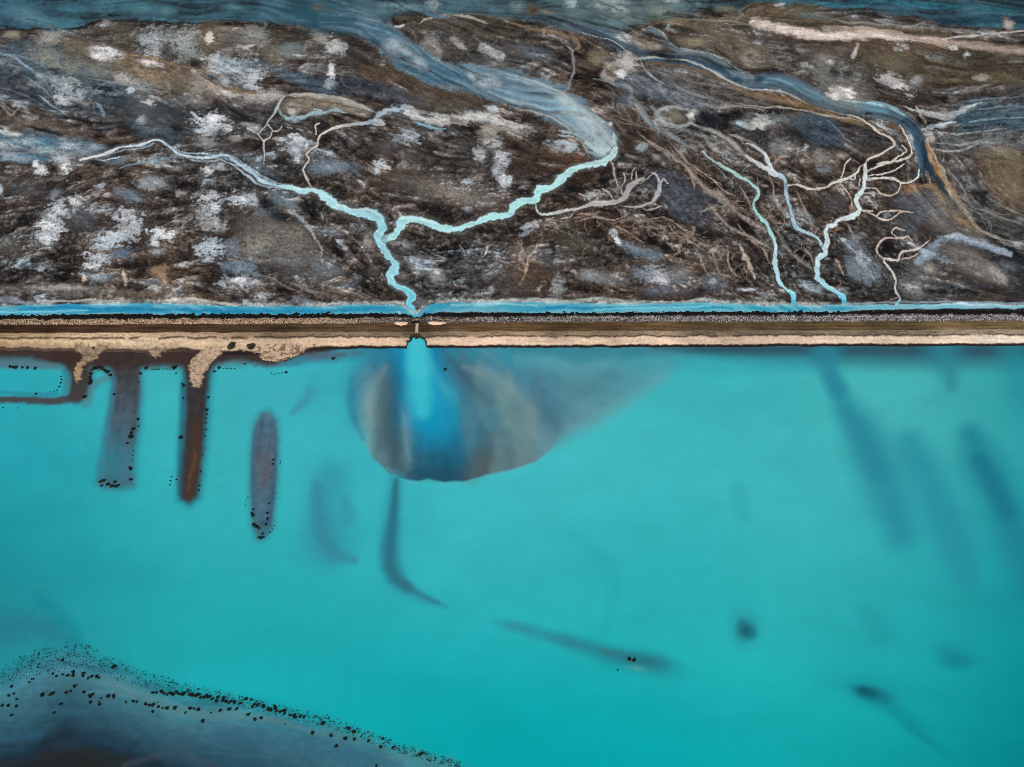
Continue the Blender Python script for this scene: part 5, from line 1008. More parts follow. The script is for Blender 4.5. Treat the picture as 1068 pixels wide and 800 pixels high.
for y, row in ((364.5, [(90, 52, 150, 168), (130, 48, 128, 150), (200, 46, 120, 150), (250, 36, 128, 168), (350, 30, 112, 150), (400, 52, 122, 146), (460, 58, 130, 150), (560, 60, 136, 156), (680, 64, 142, 158)]),
               (375, [(80, 60, 166, 178), (120, 60, 146, 166), (180, 54, 124, 148), (230, 42, 112, 146), (262, 24, 128, 170), (345, 24, 118, 168), (380, 68, 104, 124), (440, 82, 116, 128), (520, 84, 140, 150), (620, 80, 146, 160)]),
               (392, [(80, 58, 158, 172), (115, 70, 130, 150), (150, 92, 136, 148), (190, 92, 112, 120), (230, 54, 98, 120), (255, 24, 104, 146), (360, 22, 132, 180), (400, 66, 112, 136), (440, 76, 104, 116), (490, 112, 136, 138), (540, 100, 136, 142), (620, 84, 136, 148), (700, 84, 140, 150)]),
               (410, [(70, 62, 170, 180), (97, 52, 124, 150), (130, 88, 138, 148), (158, 128, 154, 152), (190, 94, 110, 114), (225, 74, 94, 104), (248, 26, 90, 128), (275, 66, 154, 180), (360, 24, 146, 192), (395, 72, 152, 172), (440, 74, 116, 130), (500, 104, 128, 130), (560, 128, 148, 142), (605, 96, 134, 142), (660, 88, 124, 134), (720, 84, 134, 146)]),
               (435, [(85, 66, 176, 184), (108, 40, 104, 140), (130, 104, 150, 154), (152, 140, 162, 154), (176, 114, 124, 120), (210, 80, 95, 100), (240, 34, 84, 114), (266, 96, 146, 162), (300, 18, 140, 184), (350, 18, 140, 186), (400, 40, 128, 162), (450, 86, 124, 136), (520, 92, 130, 138), (580, 118, 140, 136), (640, 116, 136, 136), (690, 88, 122, 132)]),
               (459, [(130, 90, 176, 180), (155, 128, 160, 156), (185, 95, 106, 110), (220, 84, 94, 99), (246, 56, 82, 94), (267, 108, 138, 140), (300, 34, 108, 144), (360, 32, 104, 138), (412, 32, 100, 134), (452, 82, 122, 136), (500, 72, 106, 120), (550, 108, 128, 128), (620, 120, 140, 136), (680, 116, 144, 148)]),
               (480, [(195, 108, 128, 128), (235, 74, 84, 94), (267, 106, 122, 124), (300, 52, 94, 118), (360, 36, 86, 114), (420, 40, 90, 114), (460, 74, 100, 110), (498, 86, 92, 92), (560, 106, 118, 116), (620, 120, 132, 128)]),
               (495, [(225, 98, 112, 118), (258, 64, 80, 94), (300, 46, 80, 100), (380, 38, 72, 96), (440, 50, 76, 94), (480, 90, 94, 94), (540, 116, 126, 122)])):
    FS += [(330 + X / 2.848, y, c(r, g, b)) for X, r, g, b in row]
fq = np.array([(s[0], s[1]) for s in FS]); fk = np.array([s[2] for s in FS])
Uw = U + 2.2 * fbm(U, V, 26, 3, .5, 49); Vw = V + 3 * fbm(U, V, 30, 3, .5, 53)
num = np.zeros(U.shape + (3,)); den = np.zeros(U.shape)
for (qx, qy), kc in zip(fq, fk):
    w = np.exp(-((Uw - qx) / 7.5) ** 2 - ((Vw - qy) / 13.5) ** 2) + 1e-6 / (1 + (Uw - qx) ** 2 + (Vw - qy) ** 2)
    num += w[..., None] * kc; den += w
fancol = num / den[..., None]
th = np.arctan2(U - 436, V - 335); rr_ = np.hypot(U - 436, V - 335)
ray = norm(fbm(th * 42 + .03 * rr_ * np.sign(th), rr_ * .04, 3.0, 4, .55, 43)) - .5
fancol = np.clip(fancol * np.array([.72, .97, 1.04]) * (1 + .16 * ray * sstep(20, 70, rr_) + .10 * (D.N['fine'][J, I] - .5))[..., None], 0, .8)
D.lay(edge_ * .97, J, I, fancol, 0, ident=5, idcut=.5)
for a in [([(367, 395), (366, 415), (369, 436), (379, 458)], [6, 8, 7, 5], c(44, 108, 136), .35), ([(402, 383), (392, 400), (386, 420), (386, 440)], [6, 9, 9, 6], c(138, 164, 162), .28), ([(421, 432), (423, 458), (427, 480)], 4, c(130, 156, 160), .25), ([(484, 383), (508, 390), (530, 404), (550, 426), (556, 452)], [6, 10, 13, 13, 10], c(136, 156, 152), .32),
          ([(470, 374), (482, 390), (496, 406), (512, 420)], [6, 9, 10, 6], c(62, 90, 108), .5), ([(404, 488), (420, 500.5), (436, 503.4), (448, 501), (464, 504), (484, 503.5), (507, 497), (532, 492), (558, 484)], 2, c(96, 176, 182), .35), ([(514, 455), (505, 476), (492, 496)], [12, 20, 20], c(88, 92, 92), .3), ([(428, 494), (450, 494), (478, 495)], [8, 12, 8], c(36, 70, 92), .5)]:
    S(a[0], a[1], a[2], .97, a[3], .05)
# the inflow, bright where it enters
S([(434.5, 347), (434.5, 356), (436, 372), (440, 392), (446, 412), (453, 430), (457, 442)], [20, 25, 30, 35, 40, 42, 34], c(20, 138, 178), .97, .75, .03)
S([(434.5, 347), (434.5, 358), (435.5, 374), (437.5, 392), (440, 410)], [18, 20, 23, 22, 14], c(30, 164, 198), .8, .5, .05, ident=6)
S([(434.5, 346), (434.5, 356), (435.5, 370), (437, 384)], [16, 18, 20, 21], c(70, 196, 206), .7, .95, .05)
S([(436, 372), (438, 392), (439, 410), (440, 428)], [20, 22, 22, 16], c(62, 190, 204), .97, .85, .05)
S([(448, 376), (456, 394), (466, 410)], [7, 9, 8], c(62, 166, 186), .97, .5, .05)
# plume below the fan
S([(413, 500), (411, 525), (408, 550), (407, 580), (414, 604), (428, 616), (448, 627), (466, 633)], [14, 16, 20, 20, 18, 14, 9, 4], c(46, 142, 162), .97, .75, .06)
S([(413, 502), (411, 530), (408, 556), (406, 582), (411, 600), (424, 612)], [6, 9, 13, 16, 15, 11], c(44, 96, 118), .97, .8, .06, ident=7, idcut=.35)
S([(420, 608), (436, 619), (458, 629)], [8, 6, 3], c(50, 108, 128), .95, .65, .1)

# ---- mud flat at the lower left
SHO = [(-700, 790), (-80, 720), (-40, 709), (0, 700), (20, 690), (45, 680), (72, 674), (95, 678), (120, 692), (150, 704), (190, 717), (240, 727), (290, 740), (340, 750), (380, 766), (420, 781), (470, 796), (520, 812), (600, 850), (760, 1000), (760, 1500), (-700, 1500)]
J, I = D.box(-600, 640, 700, 850)
J = slice(0, J.stop)
F_ = Sheet(D.xs[I], D.ys[J])
sdm = F_.inside(SHO)
U, V = D.U[J, I], D.V[J, I]
n1 = D.N['fine'][J, I] - .5; n2 = D.N['clump'][J, I] - .5
st = norm(fbm(U * .25 + .1 * V, (V - .25 * U) * 1.0 + 14 * fbm(U, V, 90, 2, .5, 61), 13, 4, .55, 63)) - .5
sm = sdm + 7 * n2 + 16 * st * sstep(5, 40, sdm)
m = sstep(-11, 12, sm)
fc = np.zeros(U.shape + (3,))
ds = [-5, 4, 14, 24, 32, 42, 55, 70, 86, 98, 112, 128]
dc = [c(28, 140, 148), c(40, 126, 140), c(56, 130, 142), c(64, 126, 138), c(66, 116, 132), c(60, 102, 118), c(48, 86, 104), c(42, 72, 90), c(30, 50, 62), c(34, 44, 50), c(36, 40, 40), c(28, 34, 38)]
for k in range(3):
    fc[..., k] = np.interp(sm, ds, [s[k] for s in dc])
st2 = norm(fbm(sm * .5, U * .06, 2.4, 4, .55, 67)) - .5
fc *= (1 + .35 * st + .12 * n1 + .30 * st2)[..., None]
D.lay(m, J, I, fc, 0, ident=8, idcut=.5)
for a in [([(110, 708), (150, 726), (190, 742), (240, 746), (290, 752), (330, 766)], [8, 10, 10, 8, 6, 5], c(92, 136, 138), .8, .75), ([(90, 722), (115, 722), (140, 728)], [3, 4, 3], c(92, 136, 144), .8, .6), ([(340, 764), (380, 776), (420, 790)], [14, 16, 14], c(84, 132, 138), .8, .7), ([(400, 800), (430, 792), (470, 802)], [16, 16, 16], c(84, 138, 142), .8, .7),
          ([(230, 768), (300, 775), (370, 790), (410, 802)], [20, 26, 30, 20], c(48, 86, 114), .8, .75), ([(0, 745), (40, 742), (90, 742)], [10, 8, 5], c(52, 98, 124), .8, .6), ([(60, 778), (100, 770), (140, 776)], [10, 14, 10], c(32, 56, 78), .8, .7), ([(50, 798), (90, 790), (130, 796)], [14, 14, 12], c(36, 40, 38), .8, .7), ([(90, 800), (130, 802)], 8, c(46, 44, 34), .8, .5),
          ([(130, 798), (180, 786), (230, 800)], 6, c(64, 76, 88), .8, .6), ([(170, 770), (200, 790), (220, 810)], 10, c(60, 84, 100), .9, .5), ([(0, 770), (40, 766)], 8, c(46, 92, 118), .9, .6), ([(100, 712), (120, 714), (140, 722)], 4, c(96, 140, 146), .8, .4)]:
    S(a[0], a[1], a[2], .97, a[4] * .75, .25)
S([(0, 655), (40, 655), (75, 668)], [36, 30, 12], c(40, 118, 134), .9, .7, .2); S([(40, 625), (70, 650), (85, 672)], [16, 18, 8], c(24, 132, 146), .9, .6, .2)
D.ID[(D.ID == 8) & (D.V < 660)] = 0
fid = np.maximum.reduce([D.ID[:-1, :-1], D.ID[1:, 1:]])
for k, (nm, mt, lb) in {0: ('lake', M_LAKE, 'milky turquoise salt lake filling the lower half'), 1: ('mud_bank', M_MUD, 'dark brown wet mud along the left foot of the bank with an arm around a small pool'), 2: ('mud_spit', M_MUD, 'grey purple submerged mud spit, leftmost of the three long ones'),
                        3: ('mud_spit', M_MUD, 'dark brown mud spit with a rust coloured core, middle of the three'), 4: ('mud_spit', M_MUD, 'grey purple detached mud spit, rightmost of the three'), 5: ('delta_fan', M_LAKE, 'grey and blue silt fan spreading into the lake below the culvert'),
                        6: ('inflow_water', M_LAKE, 'bright cyan tongue of water pouring from the culvert over the silt fan'), 7: ('shoal', M_LAKE, 'narrow dark slate tail of silt below the fan'), 8: ('mud_flat', M_MUD, 'slate blue wet mud flat with dark bushes in the lower left corner'), 10: ('shoal', M_LAKE, 'faint dark shoal with two bushes right of the lower centre of the lake')}.items():
    D.piece(nm, fid == k, mt, lb)

# ------------------------------------------------------------------ the bank with its dirt track
B = Sheet(reach(430, 0.6, 1000), np.array([at(PW / 2, r)[1] for r in np.arange(424, 319.5, -0.5)]))
x_, y_ = B.X, B.Y
U, V = B.U, B.V
B.N['fine'] = norm(fbm(x_, y_, 3.2, 4, 0.6, 71)); B.N['tex'] = norm(fbm(x_, y_, 1.8, 3, 0.65, 73)); B.N['clump'] = norm(fbm(x_, y_, 16, 4, 0.5, 75))
streak = norm(fbm(x_ * .06, y_, 1.6, 4, .6, 77)); scal = norm(fbm(x_, y_ * .25, 9.0, 5, .6, 79))
str2 = norm(fbm(x_ * .12, y_, 2.2, 4, .6, 83))
YC = 346 - .0037 * U
o = V - YC + 1.2 * (B.N['clump'] - .5)
notch = np.exp(-((U - 434.3) / 6.5) ** 2)
oz = o - 4.5 * notch * (o < -4)
prof = np.array([(-40, -.5), (-21, .1), (-17, .5), (-13, 1.1), (-9, 2.3), (-5.5, 2.7), (-4.5, 2.55), (4, 2.55), (5, 2.9), (8.6, 2.7), (9.6, 1.9), (13, 1.2), (15.6, .28), (18.2, .06), (20, -.35), (23, -.9), (60, -1.2)])
ow = o + 2.4 * (scal - .5) * sstep(6, 8, o) * (1 - .75 * sstep(11, 14, o))
foot = np.interp(U, [-60, 0, 60, 110, 180, 225, 265, 300, 335, 420, 1068], [17, 17.2, 18.5, 18.5, 19, 21.5, 22, 20.5, 17.5, 16.6, 16.8])
ow = np.where(ow > 9, 9 + (ow - 9) * 7.5 / (foot - 9) + 2.2 * (B.N['clump'] - .5) * sstep(380, 200, U) * sstep(10, 13, ow), ow)
B.Z = np.interp(np.where(o > 6, ow, oz), prof[:, 0], prof[:, 1]) + (.35 * (B.N['fine'] - .5) + .25 * (B.N['tex'] - .5)) * sstep(4, 6, np.abs(o)) * (1 - .8 * sstep(12, 14.5, ow))


def pal(stops, x):
    return np.stack([np.interp(x, [s[0] for s in stops], [s[1][k] for s in stops]) for k in range(3)], -1)


lx = U
sandc = pal([(0, c(214, 180, 138)), (120, c(216, 190, 156)), (300, c(216, 186, 154)), (420, c(220, 188, 158)), (600, c(220, 192, 164)), (800, c(216, 188, 162)), (1068, c(226, 208, 184))], lx)
berm = pal([(0, c(198, 164, 124)), (120, c(196, 168, 136)), (250, c(170, 144, 114)), (400, c(132, 110, 88)), (600, c(160, 132, 106)), (800, c(130, 112, 92)), (1068, c(150, 132, 108))], lx)
track = pal([(0, c(72, 46, 32)), (200, c(76, 52, 36)), (330, c(92, 68, 46)), (430, c(96, 70, 48)), (600, c(98, 70, 44)), (800, c(102, 78, 52)), (1068, c(112, 88, 58))], lx)
rub = pal([(0, c(150, 124, 98)), (60, c(180, 150, 120)), (250, c(196, 164, 132)), (340, c(184, 156, 128)), (400, c(110, 100, 92)), (430, c(84, 78, 74)), (560, c(104, 94, 88)), (800, c(110, 102, 100)), (1068, c(116, 110, 110))], lx)
B.C[:] = c(28, 23, 22)  # foot of the canal slope near black: wet edge and its shade, as colour
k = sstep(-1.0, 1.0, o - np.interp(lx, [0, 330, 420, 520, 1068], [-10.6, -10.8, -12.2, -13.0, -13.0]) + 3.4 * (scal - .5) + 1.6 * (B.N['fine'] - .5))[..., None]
B.C = B.C * (1 - k) + rub * (.20 + 1.15 * B.N['tex'] + .5 * (B.N['fine'] - .5))[..., None].clip(.1, 2) * k
# white foam of salt between the stones
wl_ = np.clip(np.exp(-((o + 10.2 + 3.2 * (scal - .5)) / 1.0) ** 2) * sstep(.42, .6, scal) + .6 * np.exp(-((o + 6.6) / .7) ** 2) * sstep(.4, .6, B.N['fine']), 0, 1) * np.interp(lx, [0, 20, 330, 420, 540], [.3, .75, .5, .35, .9])
B.C = B.C * (1 - wl_[..., None]) + pal([(0, c(206, 180, 150)), (330, c(206, 176, 146)), (520, c(196, 184, 174)), (1068, c(200, 196, 194))], lx) * wl_[..., None]
k = sstep(-5.4, -4.4, o)[..., None]
B.C = B.C * (1 - k) + track * (.42 + 1.0 * streak + .3 * (B.N['fine'] - .5) + .35 * (str2 - .5))[..., None].clip(.15, 2) * k
for q, w, a in ((-2.2, .7, .35), (1.6, .7, .3)):   # wheel ruts
    k = (np.exp(-((o - q) / w) ** 2) * a)[..., None]
    B.C = B.C * (1 - k) + track * 1.35 * k
k = sstep(3.6, 4.6, o + .8 * (scal - .5))[..., None]
B.C = B.C * (1 - k) + berm * (.62 + .5 * B.N['tex'] + .3 * streak)[..., None] * k
k = sstep(8.8, 9.8, ow)[..., None]
B.C = B.C * (1 - k) + sandc * (.80 + .30 * B.N['tex'] + .34 * (str2 - .5) + .2 * (B.N['clump'] - .5))[..., None] * .97 * k
k = (np.exp(-((ow - 6.6 + 2.2 * (str2 - .5)) / .5) ** 2) * sstep(.46, .60, B.N['clump']))[..., None] * .6
B.C = B.C * (1 - k) + c(74, 56, 44) * k
k = (np.exp(-((ow - 9.1) / .75) ** 2) * sstep(.26, .44, B.N['clump'] * .7 + .3 * str2))[..., None] * .95
B.C = B.C * (1 - k) + c(62, 46, 36) * k
k = sstep(15.2, 16.6, ow + 1.0 * (B.N['fine'] - .5))[..., None]
B.C = B.C * (1 - k) + c(44, 34, 33) * k
wear = norm(fbm(x_, y_ * .4, 60, 4, .6, 87)) - .5
B.C *= np.clip(1 + 1.1 * wear * sstep(-5, -3, o) * (1 - .6 * sstep(8, 11, o)), .5, 1.5)[..., None]
BID = np.where(o < -5, 0, np.where(o < 4, 1, 2)).astype(np.int16)
# sand spits and lumps running out from the beach
SPITS = [[(76, 360), (116, 360), (112, 364.5), (104, 370), (101, 375), (92, 378), (88, 383), (86.5, 390), (84.5, 397), (80.5, 398), (78, 394), (77.3, 384), (83, 376), (86, 371), (80, 366)],
         [(150, 360), (178, 360), (175, 365), (167, 371), (162, 373.5), (157, 371), (153.5, 365)],
         [(206, 369), (214, 362), (232, 360), (232, 368), (228, 373), (220, 381), (214, 391), (211, 399), (208, 404.5), (199.5, 404.5), (197.5, 392), (196, 380), (198, 374)],
         [(262, 360), (330, 360), (318, 366), (307, 373), (294, 377.5), (286, 379), (276, 377.5), (270, 371), (262, 367)]]
for n_, P in enumerate(SPITS):
    u0, u1 = min(p[0] for p in P) - 6, max(p[0] for p in P) + 6
    J, I = B.box(u0, 358, u1, 412)
    F_ = Sheet(B.xs[I], B.ys[J])
    s_ = F_.inside(P) + 4.2 * (B.N['fine'][J, I] - .5) + 2.0 * (B.N['tex'][J, I] - .5) + 2.5 * (B.N['clump'][J, I] - .5)
    B.Z[J, I] = np.maximum(B.Z[J, I], np.clip(s_ * .35, -1, [.75, .55, .95, .6][n_]) + .25 * (B.N['tex'][J, I] - .5))
    k = sstep(.2, 1.6, s_)[..., None]
    hole = (sstep(.50, .62, B.N['fine'][J, I] * .75 + B.N['tex'][J, I] * .25) * [.6, .65, .5, .8][n_])[..., None]
    cc = sandc[J, I] * .86 * (.72 + .56 * B.N['tex'][J, I])[..., None] * (1 - hole) + c(104, 74, 54) * hole
    B.C[J, I] = B.C[J, I] * (1 - k) + cc * k
    if n_ == 0:                                   # the dirty bay between the two prongs
        q = np.exp(-(((F_.U - 92) / 5) ** 2 + ((F_.V - 370.5) / 2.6) ** 2))[..., None] * .9
        B.C[J, I] = B.C[J, I] * (1 - q) + c(90, 72, 60) * q
        q = np.exp(-(((F_.U - 82) / 4) ** 2 + ((F_.V - 389) / 8) ** 2))[..., None] * .9
        B.C[J, I] = B.C[J, I] * (1 - q) + c(222, 182, 138) * q
# brown blotches of the wave washed left shore
k = (sstep(11.5, 14, ow + 3.0 * (B.N['clump'] - .5) + 2.5 * (B.N['fine'] - .5)) * sstep(240, 150, U))[..., None] * .5
B.C = B.C * (1 - k) + c(120, 92, 74) * k
# the inlet and the cove either side of the culvert
cv = np.hypot((U - 435) / 10.3, (V - 364) / 11.8) + .10 * (B.N['fine'] - .5) * 3
B.Z = np.where(cv < 1.25, np.minimum(B.Z, -.7 + 4.5 * np.clip(cv - .88, 0, 1) * 2), B.Z)
k = (sstep(1.22, 1.04, cv) * (o > 3))[..., None]
B.C = B.C * (1 - k) + c(40, 44, 42) * k
k = (np.exp(-(((U - 434) / 5.5) ** 2 + ((V - 338) / 2.6) ** 2)))[..., None]
k = np.clip(k * 1.3, 0, 1)
B.C = B.C * (1 - k) + c(14, 12, 14) * k
zc = np.minimum.reduce([B.Z[:-1, :-1], B.Z[1:, 1:], B.Z[1:, :-1], B.Z[:-1, 1:]])
zm = np.maximum.reduce([B.Z[:-1, :-1], B.Z[1:, 1:], B.Z[1:, :-1], B.Z[:-1, 1:]])
keep = (zm > -.12) & (o[:-1, :-1] > -24)
bf = BID[:-1, :-1]
for k, (nm, mt, lb) in {0: ('embankment', M_SAND, 'rubble covered slope of the long straight bank on the canal side'), 1: ('dirt_track', M_SAND, 'straight brown dirt track along the top of the bank'), 2: ('sand_beach', M_SAND, 'pale sand shore of the bank facing the lake with its short spits')}.items():
    B.piece(nm, keep & (bf == k), mt, lb)

# ------------------------------------------------------------------ land and water beyond the traced sheets
def far_sheet(name, x0, x1, y0, y1, z, mat, lab):
    co = np.array([(x0, y0, z), (x1, y0, z), (x1, y1, z), (x0, y1, z)], float)
    return mesh_from(name, co, np.array([[0, 1, 2, 3]]), mat, None, lab)


yb = at(PW / 2, 345)[1]
M_FARSOIL = material('far_marsh_soil', 0.95, 0.1, ((0.004, 0.4), (0.05, 0.5), (0.6, 0.3)), 0, base=tuple(c(62, 54, 50)))
M_FARLAKE = material('far_lake_water', 0.35, 0.25, ((0.004, 0.15), (0.05, 0.05)), 0, base=tuple(c(30, 156, 164)))
M_FARLAG = material('far_lagoon_water', 0.35, 0.25, ((0.004, 0.2), (0.03, 0.1)), 0, base=tuple(c(28, 92, 114)))
far_sheet('plain', -30000, 30000, yb, 1150, -1.4, M_FARSOIL, 'dark salt plain beyond the marsh on both sides')
far_sheet('far_lagoon', -30000, 30000, 1150, 40000, -1.4, M_FARLAG, 'teal lagoon reaching to the horizon behind the marsh')
far_sheet('far_lake', -30000, 30000, -30000, yb, -1.4, M_FARLAKE, 'turquoise lake stretching on beyond the near water')
print('lake and bank', round(time.time() - T0, 1))

# ------------------------------------------------------------------ bushes
M_BUSH = material('dark_saltbush_leaves', 0.8, 0.1, ((2.0, 0.35),), 0, base=(0.024, 0.028, 0.018))
M_SHRUB = material('green_shrub_leaves', 0.75, 0.1, ((1.2, 0.3), (5.0, 0.3)), 0, base=(0.046, 0.060, 0.026))
M_WOOD = material('twig_bark', 0.9, 0.1, ((3.0, 0.3),), 0, base=(0.10, 0.075, 0.055))
M_SCRUB = material('drowned_scrub', 0.8, 0.1, ((1.0, 0.3),), 0, base=(0.018, 0.075, 0.095))
rnd = random.Random(5)
nr = np.random.default_rng(8)


def leaf_faces(n, rx, rz, size, seed, zmin=.04, lobes=4):
    """n small leaf sprays through a low domed, lobed crown."""
    g = np.random.default_rng(seed)
    lob = [(g.uniform(-.45, .45) * rx, g.uniform(-.45, .45) * rx, g.uniform(.3, .62) * rz, g.uniform(.5, .72)) for _ in range(lobes)]
    P = []
    while len(P) < n:
        l = lob[g.integers(lobes)]
        d = g.normal(size=3); d /= np.linalg.norm(d)
        r = l[3] * g.uniform(.55, 1.0)
        p = np.array([l[0] + d[0] * r * rx * .75, l[1] + d[1] * r * rx * .75, l[2] + d[2] * r * rz * .62])
        if p[2] > zmin:
            P.append((p, d))
    co, fa = [], []
    for p, d in P:
        a = np.cross(d + g.normal(size=3) * .5, g.normal(size=3)); a /= np.linalg.norm(a) + 1e-9
        b = np.cross(d + g.normal(size=3) * .4, a); b /= np.linalg.norm(b) + 1e-9
        s = size * g.uniform(.7, 1.35)
        k = len(co)
        co += [p - a * s * .5, p - b * s * .38, p + a * s * .6, p + b * s * .38]
        fa.append((k, k + 1, k + 2, k + 3))
    return np.array(co), np.array(fa)


def core(rx, rz, seed, n=9, m=4):
    """Rough woody dome that fills the middle of a bush down to the ground."""
    g = np.random.default_rng(seed)
    co, fa = [], []
    for j in range(m):
        t = j / (m - .4)
        for i in range(n):
            a = 2 * math.pi * i / n
            r = rx * math.cos(t * math.pi / 2) ** .7 * g.uniform(.72, 1.0)
            co.append((r * math.cos(a), r * math.sin(a), rz * math.sin(t * math.pi / 2) * g.uniform(.85, 1.0) - (.25 if j == 0 else 0)))
    for j in range(m - 1):
        for i in range(n):
            a, b = j * n + i, j * n + (i + 1) % n
            fa.append((a, b, b + n, a + n))
    top = [(m - 1) * n + i for i in range(n)]
    for i in range(0, n - 2, 2):
        fa.append((top[0], top[i + 1], top[i + 2], top[min(i + 3, n - 1)] if i + 3 < n else top[i + 2]))
    fa = [f for f in fa if len(set(f)) == 4]
    return np.array(co), np.array(fa)


def bush_mesh(seed):
    a, fa = leaf_faces(150, 1.0, .95, .34, seed)
    b, fb = core(.68, .62, seed + 50)
    return np.vstack([a, b]), np.vstack([fa, fb + len(a)])


protos = []
for s in range(6):
    co, fa = bush_mesh(100 + s)
    o_ = mesh_from('saltbush', co, fa, M_BUSH, None, kind=None, smooth=False)
    protos.append(o_)

# groups of bushes: (group, label, list of (x, y, radius in photo pixels))
def zl(x0, y0, sc, lst):
    return [(x0 + a / sc, y0 + b / sc, r / sc) for a, b, r in lst]


Z8 = 8.892
CL = []
CL.append(('bushes in the close upper row on the mud flat', 'small dark bush in the tightly packed shore row on the lower left mud flat', zl(110, 680, Z8, [(435, 380, 18), (470, 380, 13), (515, 370, 20), (540, 388, 16), (570, 395, 16), (600, 385, 20), (625, 400, 18), (650, 380, 18), (680, 390, 18), (710, 395, 20), (735, 385, 16), (760, 365, 14), (775, 400, 20), (805, 405, 22), (835, 410, 20), (860, 400, 20), (880, 425, 18), (910, 425, 18), (935, 415, 20), (960, 420, 20), (985, 440, 18), (1025, 460, 18), (1040, 425, 14)])
           + zl(220, 700, Z8, [(60, 245, 15), (48, 285, 17), (115, 255, 18), (105, 280, 16), (135, 285, 18), (165, 295, 18), (185, 280, 18), (215, 290, 20), (270, 303, 17)])))
CL.append(('bushes in the close lower row on the mud flat', 'small dark bush in the second tight row on the mud flat edge further right', zl(220, 700, Z8, [(320, 262, 18), (370, 268, 14), (380, 335, 15), (400, 315, 15), (430, 318, 18), (485, 335, 19), (530, 360, 18), (555, 365, 20), (590, 350, 20), (590, 325, 12), (605, 375, 16), (640, 380, 16), (680, 375, 20), (680, 400, 14), (735, 410, 16), (765, 415, 18), (775, 430, 16), (825, 425, 18), (862, 428, 17)])))
CL.append(('bushes in the loose row behind the tight one', 'dark bush in the loose row just inland of the tightly packed shore row', zl(110, 680, Z8, [(187, 468, 12), (258, 460, 17), (285, 465, 15), (372, 487, 18), (408, 500, 15), (435, 500, 20), (485, 510, 18), (483, 468, 10), (437, 560, 14), (528, 525, 12), (570, 525, 20), (640, 527, 22), (785, 528, 17), (820, 530, 13), (860, 537, 20), (738, 567, 14), (978, 567, 10), (1060, 545, 15)])
           + zl(220, 700, Z8, [(85, 370, 15), (170, 357, 19), (240, 352, 16), (225, 360, 10)])))
CL.append(('bushes at the head of the mud flat', 'dark bush in the broken line below the speckled tip of the lower left mud flat', zl(0, 660, Z8, [(490, 385, 13), (523, 405, 15), (580, 390, 14), (625, 400, 17), (678, 370, 18), (675, 400, 18), (770, 385, 20), (767, 405, 14), (815, 425, 14), (850, 405, 17), (895, 410, 17), (912, 420, 15)])))
CL.append(('pairs of bushes on the middle of the mud flat', 'dark bush in the scattered middle line of pairs on the lower left mud flat', zl(0, 660, Z8, [(690, 500, 19), (705, 490, 14), (613, 555, 18), (653, 545, 13), (388, 580, 22), (470, 575, 20), (492, 560, 16), (775, 555, 17), (858, 572, 18), (830, 592, 20), (833, 650, 18), (935, 610, 11), (918, 670, 15), (920, 645, 10), (995, 590, 24), (1050, 593, 22)])))
CL.append(('bushes by the left edge of the photo', 'small dark bush in the loose group at the left edge of the mud flat', zl(0, 660, Z8, [(105, 503, 18), (80, 585, 15), (128, 570, 12), (153, 618, 13), (20, 677, 16), (77, 680, 18), (150, 687, 15), (103, 770, 14)])))
CL.append(('bushes in a slanting string on the left', 'small dark bush in the short slanting string left on the mud flat', zl(0, 660, Z8, [(270, 460, 14), (290, 432, 11), (310, 430, 12)])))
CL.append(('bushes along the right end of the mud flat', 'single dark bush spaced out along the narrowing right end of the mud flat', zl(320, 710, 5.933, [(98, 265, 15), (35, 327, 16), (148, 342, 13), (255, 296, 13), (288, 320, 14), (238, 360, 16), (292, 366, 13), (180, 407, 13), (378, 375, 12), (470, 360, 11), (456, 414, 12), (530, 415, 12), (430, 528, 10)])))
CL.append(('three bushes below the tight row', 'dark bush in the group of three below the gap between the two tight rows', zl(220, 700, Z8, [(345, 405, 18), (405, 450, 19), (462, 438, 18)])))
CL.append((None, 'round dark bush standing alone nearest the tapering right tip of the mud flat', zl(320, 710, 5.933, [(703, 458, 16)])))
CL.append((None, 'large dark bush alone in the speckled scrub at the upper rim of the mud flat', zl(0, 660, Z8, [(1050, 325, 22)])))
CL.append((None, 'dark bush alone amid the speckled scrub at the top of the mud flat', zl(0, 660, Z8, [(580, 257, 16)])))
CL.append((None, 'tiny dark bush at the left in the speckled scrub', zl(0, 660, Z8, [(360, 192, 10)])))
CL.append((None, 'dark bush standing alone on bare slate mud left of the middle line', zl(0, 660, Z8, [(563, 662, 17)])))
CL.append(('two small bushes low on the mud', 'tiny dark bush in the pair low on the bare slate mud', zl(0, 660, Z8, [(495, 748, 11), (510, 738, 10)])))
CL.append((None, 'dark bush standing alone below the loose row on pale mud', zl(110, 680, Z8, [(900, 648, 18)])))
CL.append((None, 'tiny bush alone on slate mud below the second tight row', zl(220, 700, Z8, [(685, 495, 9)])))
CL.append(('bushes in the arc beside the first sand spit', 'dark bush in the hooked arc round the pool head right of the first sand spit', zl(70, 350, Z8, [(213, 360, 20), (210, 385, 15), (213, 405, 14), (213, 425, 16), (213, 447, 24), (232, 318, 14), (250, 310, 18), (275, 302, 15), (295, 300, 20), (320, 310, 18), (345, 325, 18), (370, 345, 20), (400, 370, 18)])))
CL.append((None, 'dark bush at the corner of the brown mud arm below the hooked arc', zl(70, 350, Z8, [(160, 572, 20)])))
CL.append((None, 'small dark bush on the pale sand at the root of the first spit', zl(70, 350, Z8, [(243, 122, 12)])))
CL.append((None, 'small dark bush alone at the left side of the leftmost mud spit', zl(70, 350, Z8, [(433, 548, 12)])))
CL.append(('bushes at the head of the pool between the mud spits', 'dark bush at the upper left corner of the pool between two mud spits', zl(70, 350, Z8, [(733, 308, 18), (677, 355, 17), (720, 305, 13)])))
